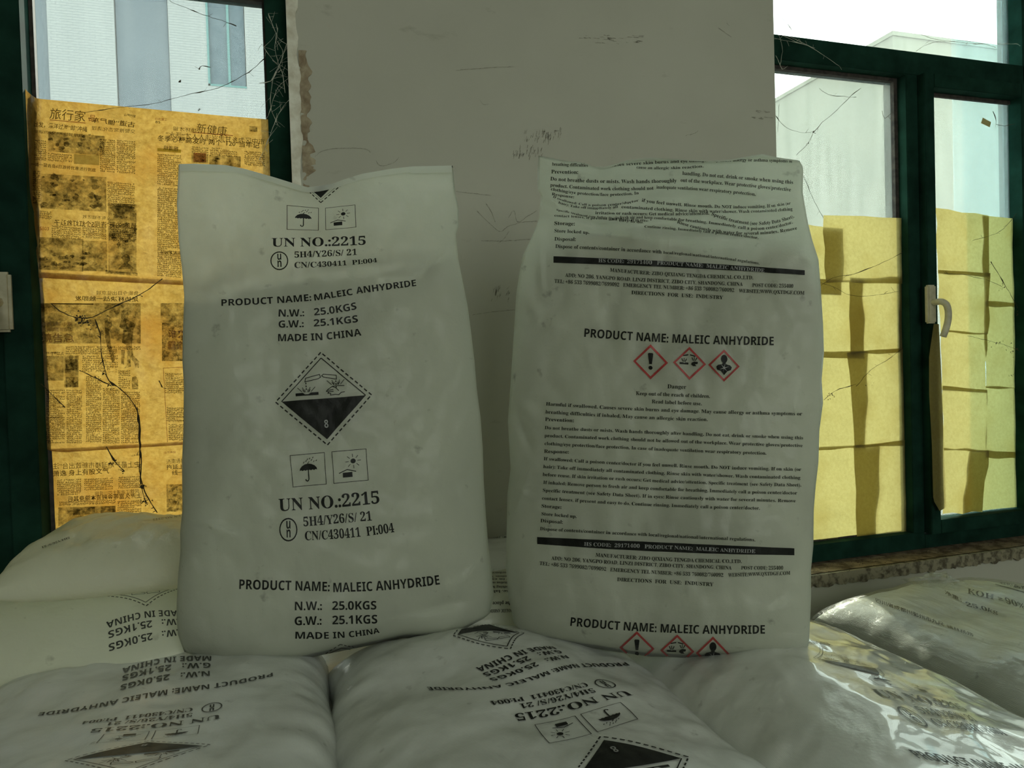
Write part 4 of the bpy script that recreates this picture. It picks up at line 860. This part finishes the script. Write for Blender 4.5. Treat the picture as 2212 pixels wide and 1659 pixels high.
# ------------------------------------------------------------------ lying sacks
def pillow(name, x0, x1, y0, y1, z0, z1, m, parent=None, seed=0, nu=90, nv=110, ex=3.2, ey=5, rot=0, hump=None, wob=.012, wr=1.0, mid=.42):
    V, V2, Fc = [], [], []; nn = (nu+1)*(nv+1); cx, cy = (x0+x1)/2, (y0+y1)/2
    for j in range(nv+1):
        for i in range(nu+1):
            u, v = i/nu, j/nv; a = abs(2*u-1); b = abs(2*v-1)
            s = (max(0, 1-a**ex)*max(0, 1-b**ey))**.5; x = x0+(x1-x0)*u; y = y0+(y1-y0)*v
            x += nz(y*6, seed, 1)*wob*(1 if u > .5 else -1)*a**3; y += nz(x*6, seed, 2)*wob*b**3
            zc = z0+(z1-z0)*mid
            w_ = wr*(nz(x*7, y*7, seed)*.010+nz(x*22, y*16, seed+3)*.0045+nz(x*60, y*40, seed+6)*.0014)+wr*max(0, a-.6)*nz(x*14, y*30, seed+8)*.02
            hp = hump(x, y) if hump else 0
            zt = zc+(z1-zc)*s+(w_+hp)*s; zb_ = zc-(zc-z0)*s
            if rot:
                c_, s_ = math.cos(rot), math.sin(rot); dx, dy = x-cx, y-cy; x, y = cx+dx*c_-dy*s_, cy+dx*s_+dy*c_
            V.append((x, y, zt)); V2.append((x, y, zb_))
    V += V2
    for j in range(nv):
        for i in range(nu):
            a = j*(nu+1)+i; Fc.append((a, a+1, a+nu+2, a+nu+1)); Fc.append((nn+a, nn+a+nu+1, nn+a+nu+2, nn+a+1))
    o = mesh_obj(name, V, Fc, m, parent, True)
    bm = bmesh.new(); bm.from_mesh(o.data); bmesh.ops.remove_doubles(bm, verts=bm.verts, dist=.0003); bm.to_mesh(o.data); bm.free(); return o

def lying_sacks():
    # front left
    r = empty('chemical_sack'); tag(r, 'lying white sack with upside-down lettering, in front of the left standing sack', 'sack')
    b = pillow('sack_film', -.45, .037, .46, 1.235, .79, .950, M_SACKL, r, 3, ex=5, ey=9)
    wf = warp([((-206, 402), (589, 1454)), ((226, 402), (86, 1541)), ((-92, 514), (455, 1419)), ((90, 514), (264, 1444)), ((-89, 455), (453, 1452)), ((89, 455), (262, 1483)), ((-110, 232), (477, 1545)), ((107, 232), (200, 1576)), ((-91, 0), (437, 1612)), ((91, 0), (158, 1641)), ((0, 89), (319, 1606)), ((0, -89), (275, 1668)), ((0, 530), (363, 1409))], 120)
    P = Print(); sheet_print(P, wf); P.shapes('ink', dashes((0, 530), (-105, 632), 8, 3)+dashes((0, 530), (105, 632), 8, 3)+[stroke([(0, 543), (-91, 632)], 2)], wf); P.build(b, r, NG, .0009)
    # front centre
    r = empty('chemical_sack'); tag(r, 'lying white sack with slanted upside-down lettering, in front of the gap between the standing sacks', 'sack')
    b = pillow('sack_film', .027, .50, .40, 1.18, .79, .950, M_SACKL, r, 7, ex=4.2, ey=6, hump=lambda x, y: -.012*math.exp(-((x-.12)/.1)**2-((y-.93)/.05)**2)+.006*math.exp(-((x-.28)/.12)**2-((y-1.04)/.08)**2)-.022*min(1, max(0, (x-.30)/.12)))
    wf = warp([((-206, 402), (1350, 1432)), ((10, 402), (1171, 1456)), ((226, 402), (922, 1484)), ((-92, 514), (1196, 1398)), ((90, 514), (1028, 1447)), ((-89, 455), (1219, 1416)), ((89, 455), (1054, 1467)), ((-110, 232), (1355, 1495)), ((107, 232), (1113, 1542)), ((-58, 301), (1263, 1475)), ((135, 301), (1056, 1517)),
               ((-74, 184), (1339, 1517)), ((-74, 116), (1377, 1553)), ((-2, 116), (1295, 1582)), ((-2, 184), (1258, 1543)), ((8, 184), (1238, 1551)), ((80, 184), (1154, 1567)), ((80, 116), (1185, 1607)), ((0, 101), (1295, 1594)), ((-104, 0), (1487, 1638)), ((104, 0), (1238, 1675)), ((0, 531), (1101, 1400)), ((104, 632), (979, 1372)), ((-104, 632), (1131, 1369))], 100)
    P = Print(); sheet_print(P, wf); sheet_print(P, wf, 632, skip=('icons', 'text')); P.build(b, r, NS, .0009)
    # front right
    r = empty('chemical_sack'); tag(r, 'lying glossy white sack at the lower right, in front of the right standing sack', 'sack')
    b = pillow('sack_film', .478, .86, .34, 1.10, .78, .953, M_SACKG, r, 12, ex=2.4, ey=5)
    wf = warp([((-110, 232), (1903, 1506)), ((107, 232), (2093, 1538)), ((-206, 402), (1985, 1640)), ((0, 402), (2215, 1672)), ((226, 402), (2420, 1700)), ((-58, 301), (2027, 1570)), ((135, 301), (2176, 1590)), ((-91, 0), (1764, 1424)), ((91, 0), (1892, 1446)), ((-38, 150), (1908, 1470)), ((44, 150), (1985, 1486)), ((-92, -118), (1730, 1386)), ((90, -118), (1794, 1393))], 110)
    P = Print(); sheet_print(P, wf, key='inkg'); P.line('inkg', 'MADE IN CHINA', 'sans', (-92, -112), (90, -112), 18, fn=wf); P.build(b, r, NG, .0009)
    # left middle
    r = empty('chemical_sack'); tag(r, 'lying white sack between the front left sack and the topmost left sack', 'sack')
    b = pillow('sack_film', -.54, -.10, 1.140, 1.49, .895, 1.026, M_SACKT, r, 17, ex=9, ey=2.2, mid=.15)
    wf = warp([((-62, 514), (376, 1321)), ((90, 514), (228, 1343)), ((-15, 487), (330, 1341)), ((88, 487), (233, 1369)), ((-15, 455), (334, 1368)), ((88, 455), (239, 1390)), ((0, 531), (316, 1303)), ((104, 632), (212, 1289)), ((-104, 632), (390, 1272))], 120)
    P = Print(); sheet_print(P, wf, 632, skip=('icons', 'text'))
    for st, sty, a, c, h in SHEETLINES[4:]: P.line('ink', st, sty, a, c, h, fn=wf)
    P.build(b, r, NG, .0009)
    # left top
    r = empty('chemical_sack'); tag(r, 'topmost lying sack at the left, lit yellow-white under the newspapers', 'sack')
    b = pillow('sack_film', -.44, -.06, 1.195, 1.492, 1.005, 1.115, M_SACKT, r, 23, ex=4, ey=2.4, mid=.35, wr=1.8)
    P = Print(); P.line('inkg', 'UN NO.:2215', 'serif', (390, 1113), (330, 1122), 4); P.line('inkg', '5H4/Y26/S/ 21', 'serif', (150, 1160), (90, 1182), 4); P.build(b, r, NG, .0009)
    # back centre
    r = empty('chemical_sack'); tag(r, 'lying white sack against the wall, seen through the gap between the standing sacks', 'sack')
    b = pillow('sack_film', .12, .66, 1.262, 1.495, .88, 1.005, M_SACKL, r, 29, ex=6, ey=3, nu=50, nv=40)
    P = Print(); P.line('ink', 'regulations. Dispose of contents', 'serif', (1120, 1141), (1020, 1149), 4); P.line('ink', 'HS CODE:  PRODUCT NAME', 'serif', (1120, 1158), (1020, 1161), 4); P.build(b, r, NS, .0009)
    r = empty('chemical_sack'); tag(r, 'brightly lit lying white sack deep in the gap between the standing sacks', 'sack')
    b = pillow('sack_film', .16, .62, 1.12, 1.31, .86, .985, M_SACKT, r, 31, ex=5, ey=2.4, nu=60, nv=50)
    P = Print()
    for st, y, h in (('ADD: NO 206', 1209, 6), ('national regulations', 1226, 3), ('accordance with', 1236, 4), ('Continue. Sheet', 1244, 4), ('If in eyes: ', 1250, 4), ('irritation or rash', 1257, 5), ('clothing hands', 1266, 5), ('use. label c', 1275, 6), ('the place pro', 1300, 8), ('MALEIC ANHYDRIDE', 1316, 7)): P.line('ink', st, 'serif', (1105, y), (1045, y+1), h)
    P.shapes('bar', [grid_poly(lambda a, b_: (1052+60*a, 1219+2.5*b_), 6, 1)], lambda p: p); P.build(b, r, NS, .0009)
lying_sacks()

# ------------------------------------------------------------------ wrapped grey sacks on the right
def wrapped():
    for k, (z0, z1, lb) in enumerate(((.672, .845, 'grey sack of potassium hydroxide under clear stretch wrap, upper of the two at the right'), (.50, .662, 'grey wrapped sack at the right, lower of the two beside the front sack'))):
        r = empty('wrapped_sack'); tag(r, lb, 'sack'); x0, x1, y0, y1 = (1.085, 1.62, .42, 1.345) if k == 0 else (1.06, 1.60, .40, 1.36)
        b = pillow('sack_fabric', x0, x1, y0, y1, z0, z1, M_GREY, r, 41+k, ex=4.5, ey=7, wr=1.2 if k == 0 else .6)
        wrp = pillow('stretch_wrap', x0-.006, x1+.006, y0-.006, y1+.006, z0+.001, z1+.005, M_WRAP, r, 41+k, ex=4.5, ey=7, wr=1.25 if k == 0 else .6)
        if k: continue
        P = Print()
        P.line('ink', 'KOH', 'ital', (2090, 1283), (2152, 1298), 14, up=(-.35, -.94)); P.line('ink', '≥', 'ital', (2158, 1298), (2168, 1300), 11, up=(-.35, -.94)); P.line('ink', '90%', 'ital', (2174, 1304), (2216, 1318), 14, up=(-.35, -.94))
        P.line('ink', '净重：', 'cjkb', (2042, 1284), (2078, 1302), 9, up=(-.2, -.98)); P.line('ink', '25.0kg', 'ital', (2088, 1310), (2158, 1328), 10, up=(-.35, -.94))
        P.line('ink', '四川省成都川彭州市九尺', 'cjkb', (1893, 1302), (2040, 1355), 10, up=(-.25, -.97)); P.line('inkg', '镇林杨路', 'cjkb', (2046, 1357), (2104, 1377), 8, up=(-.25, -.97))
        P.line('ink', '名称', 'cjk', (2160, 1262), (2188, 1268), 9, up=(-.2, -.98)); P.line('ink', '腐蚀', 'cjkb', (2190, 1270), (2222, 1276), 9, up=(-.2, -.98)); P.shapes('ink', [stroke([(2150, 1263), (2225, 1283)], 1.2)], lambda p: p)
        P.build(b, r, NS, .0012)
        # loose tuft of torn film on top
        V, Fc = [], []; n = 16; rr = random.Random(5)
        for j in range(n+1):
            for i in range(n+1):
                u, v = i/n, j/n; x = 1.30+.11*u; y = 1.17+.12*v; V.append((x+rr.uniform(-.003, .003), y+rr.uniform(-.003, .003), .842+.03*math.sin(math.pi*u)*math.sin(math.pi*v)*abs(nz(u*5, v*5, 2)+.5)+rr.uniform(0, .004)))
        for j in range(n):
            for i in range(n): a = j*(n+1)+i; Fc.append((a, a+1, a+n+2, a+n+1))
        mesh_obj('torn_film', V, Fc, M_WRAP, r)
wrapped()

# ------------------------------------------------------------------ hidden courses of the stack and its pallets
def stack_below():
    def low(x0, x1, y0, y1, z0, z1, sd): return pillow('sack_film', x0, x1, y0, y1, z0, z1, M_SACKL, None, sd, 14, 18, wr=.0, wob=.004)
    proto = None
    spots = [(-.45, .42), (.03, .42), (.50, .42)]
    lb = 'white sack buried in the stack under the front row'
    for ix, (x, y) in enumerate(spots):
        for k in range(4):
            z = .14+.161*k
            if proto is None:
                r = empty('chemical_sack'); f = low(0, .47, 0, .75, 0, .160, 50); f.parent = r; proto = (r, f)
            else:
                r = proto[0].copy(); COL.objects.link(r); f = proto[1].copy(); COL.objects.link(f); f.parent = r
            r.location = (x, y, z); tag(r, lb, 'sack', 'sacks buried in the stack')
    for ix, x in enumerate((-.60, -.04, .5)):
        for k in range(4 if x < .4 else 3):
            r = proto[0].copy(); COL.objects.link(r); f = proto[1].copy(); COL.objects.link(f); f.parent = r
            r.location = (x+(.55 if 1 else 0), 1.18, .14+.185*k); r.rotation_euler = (0, 0, 0); r.scale = (1, 1, 1)
            f.scale = (1.16, .40, 1.12); r.location.x = x; r.location.y = 1.185
            tag(r, 'white sack buried in the stack along the window wall', 'sack', 'sacks buried along the wall')
    for k in range(2):
        r = proto[0].copy(); COL.objects.link(r); f = proto[1].copy(); COL.objects.link(f); f.parent = r; f.scale = (1.13, 1.26, 1.07); r.location = (1.07, .41, .14+.178*k)
        tag(r, 'grey wrapped sack buried under the two at the right', 'sack', 'wrapped sacks at the bottom right')
    for x0, x1, lb in ((-.62, 1.02, 'wooden pallet under the white sacks'), (1.06, 1.64, 'wooden pallet under the grey wrapped sacks')):
        p = empty('pallet'); tag(p, lb, 'pallet')
        for i in range(7): y = .40+i*.155; boxes('top_board', [(x0, x1, y, y+.11, .115, .14)], M_WOOD, p)
        for x in (x0, (x0+x1)/2-.04, x1-.08): boxes('bearer', [(x, x+.08, .40, 1.44, .0, .115)], M_WOOD, p)
stack_below()

# ------------------------------------------------------------------ cable on the wall
pts = [(1700, 1330), (1735, 1352), (1752, 1344), (1775, 1328), (1800, 1319), (1822, 1317), (1850, 1325), (1880, 1345)]
P3 = [PY(x, y, 1.49) for x, y in curve_pts(pts, 6)]; V, Fc = tube_geo(P3, .0045, 8)
tag(mesh_obj('electric_cable', V, Fc, M_CABLE, None, True), 'black cable looping against the wall below the right window sill', 'cable')

# ------------------------------------------------------------------ cobwebs
def web(name, lines, Y, m, label, r=.0006, clumps=(), hair=.35, spread=10):
    V, Fc = [], []; rnd = random.Random(len(lines)*7+int(lines[0][0][0]))
    def add(pl, rr):
        q = curve_pts(pl, 9); q = q+np.array([[rnd.uniform(-.7, .7), rnd.uniform(-.7, .7)] for _ in q])
        rad = [rr*(.55+rnd.random()*(2.2 if rnd.random() < .2 else .8)) for _ in q]
        v, f = tube_geo([PY(a, b, Y+rnd.uniform(-.001, .001)) for a, b in q], rad, 4, base=len(V)); V.extend(v); Fc.extend(f); return q
    for pl in lines:
        q = add(pl, r)
        for p in q:
            if rnd.random() < hair: add([tuple(p), tuple(p+np.array([rnd.uniform(-spread, spread), rnd.uniform(-spread, spread)]))], r*.5)
    for cx, cy, n, sp in clumps:
        for _ in range(n):
            c = Vector(PY(cx+rnd.gauss(0, sp), cy+rnd.gauss(0, sp*.7), Y)); s = rnd.uniform(.0009, .0034); b = len(V)
            V.extend([c+Vector((rnd.uniform(-s, s), rnd.uniform(-s, s)*.6, rnd.uniform(-s, s))) for _ in range(5)]); Fc.extend([(b, b+1, b+2), (b, b+2, b+3), (b, b+3, b+1), (b+1, b+2, b+4), (b+2, b+3, b+4)])
    o = mesh_obj(name, V, Fc, m); tag(o, label, 'cobweb', None, 'stuff'); return o
web('cobweb', [[(184, 243), (250, 233), (330, 224), (400, 206), (470, 190), (510, 172), (545, 150), (575, 122), (592, 98)], [(365, 0), (378, 8), (400, 16), (440, 32), (478, 44), (510, 56)], [(430, 150), (436, 142), (455, 146)]], 1.583, M_WEB, 'long dusty cobweb strand across the clear upper glass of the left window', .0006, [(388, 175, 6, 2), (432, 236, 4, 3)], .1)
web('cobweb', [[(600, 90), (612, 120), (590, 170), (585, 230), (600, 270)], [(580, 30), (600, 80), (625, 100)], [(565, 95), (590, 130), (628, 160), (600, 190), (580, 250)], [(560, 180), (585, 175), (600, 150), (622, 90)], [(640, 200), (612, 230), (596, 260), (572, 320), (560, 345)], [(600, 60), (594, 110), (610, 160), (615, 200)]], 1.530, M_WEBL, 'tangled pale cobweb on the right frame of the left window beside the plaster bead', .00045, (), .8, 24)
web('cobweb', [[(110, 655), (130, 672), (165, 686), (200, 685), (240, 665), (300, 638), (330, 618), (350, 602)], [(205, 690), (216, 720), (218, 750), (224, 790), (236, 822), (262, 842), (286, 868), (300, 900), (303, 950), (305, 1000), (304, 1040), (310, 1070), (318, 1090)], [(70, 820), (92, 832), (120, 860), (140, 880)], [(230, 965), (250, 1000), (268, 1018)], [(344, 822), (350, 836)], [(300, 1010), (312, 1060), (340, 1108)], [(296, 880), (301, 940), (302, 1010)], [(172, 800), (210, 818), (240, 834)]], 1.575, M_WEB, 'dark dirt-laden cobweb hanging down over the newspapers on the left window', .0009, [(178, 690, 40, 9), (190, 702, 16, 7), (226, 808, 10, 4), (240, 832, 16, 6), (306, 1050, 24, 4), (314, 1084, 26, 6), (240, 1000, 10, 5), (264, 1016, 8, 3)], .22, 8)
web('cobweb', [[(1675, 250), (1684, 262), (1700, 276), (1730, 286), (1758, 284), (1775, 265), (1800, 245), (1830, 215), (1860, 190)], [(1758, 284), (1745, 310), (1720, 335)], [(1683, 225), (1680, 285)], [(1736, 380), (1750, 415), (1770, 455), (1790, 490)], [(1770, 190), (1790, 205), (1850, 210)], [(1905, 240), (1912, 256), (1935, 235)]], 1.605, M_WEB, 'fine cobweb strands sagging across the clear glass of the fixed pane', .0005, [(1745, 312, 5, 3), (1757, 284, 7, 3)], .2)
web('cobweb', [[(1680, 30), (1700, 50), (1722, 74), (1780, 68)], [(1700, 78), (1740, 95), (1780, 120), (1812, 142)], [(1675, 60), (1690, 100), (1685, 140)], [(1672, 82), (1710, 90), (1750, 100)], [(1940, 58), (1975, 68), (2010, 82), (2060, 90), (2120, 95), (2200, 95)], [(1980, 110), (2005, 95), (2040, 90), (2100, 90), (2150, 102)], [(1676, 70), (1720, 90), (1760, 104)], [(1676, 120), (1684, 138), (1690, 150)]], 1.560, M_WEBL, 'cobwebs around the top rail of the right window by the wall corner', .0005, (), .3, 12)
web('cobweb', [[(1735, 650), (1790, 605), (1850, 590), (1900, 570), (1950, 545)], [(1850, 835), (1880, 800), (1920, 775), (1950, 752)], [(1780, 865), (1795, 850), (1815, 840), (1850, 830)], [(1740, 600), (1800, 620), (1850, 640), (1940, 630)]], 1.588, M_WEB, 'cobweb strands with specks over the yellow papers of the fixed pane', .0005, [(1795, 855, 14, 6), (1880, 830, 4, 4), (1948, 752, 4, 2)], .15)
web('cobweb', [[(2040, 590), (2090, 595), (2140, 608), (2165, 620)], [(2140, 565), (2165, 605), (2185, 640), (2200, 670), (2205, 700)], [(2090, 725), (2130, 735), (2170, 745), (2212, 762)], [(2100, 520), (2160, 500), (2200, 455), (2212, 440)], [(2145, 240), (2152, 262), (2150, 275)], [(2152, 268), (2170, 272), (2212, 262)]], 1.568, M_WEB, 'dirt-specked cobweb across the yellow papers of the opening sash', .0006, [(2165, 620, 10, 6), (2198, 680, 12, 5), (2185, 755, 16, 10), (2150, 740, 8, 6), (2185, 810, 6, 3)], .2)
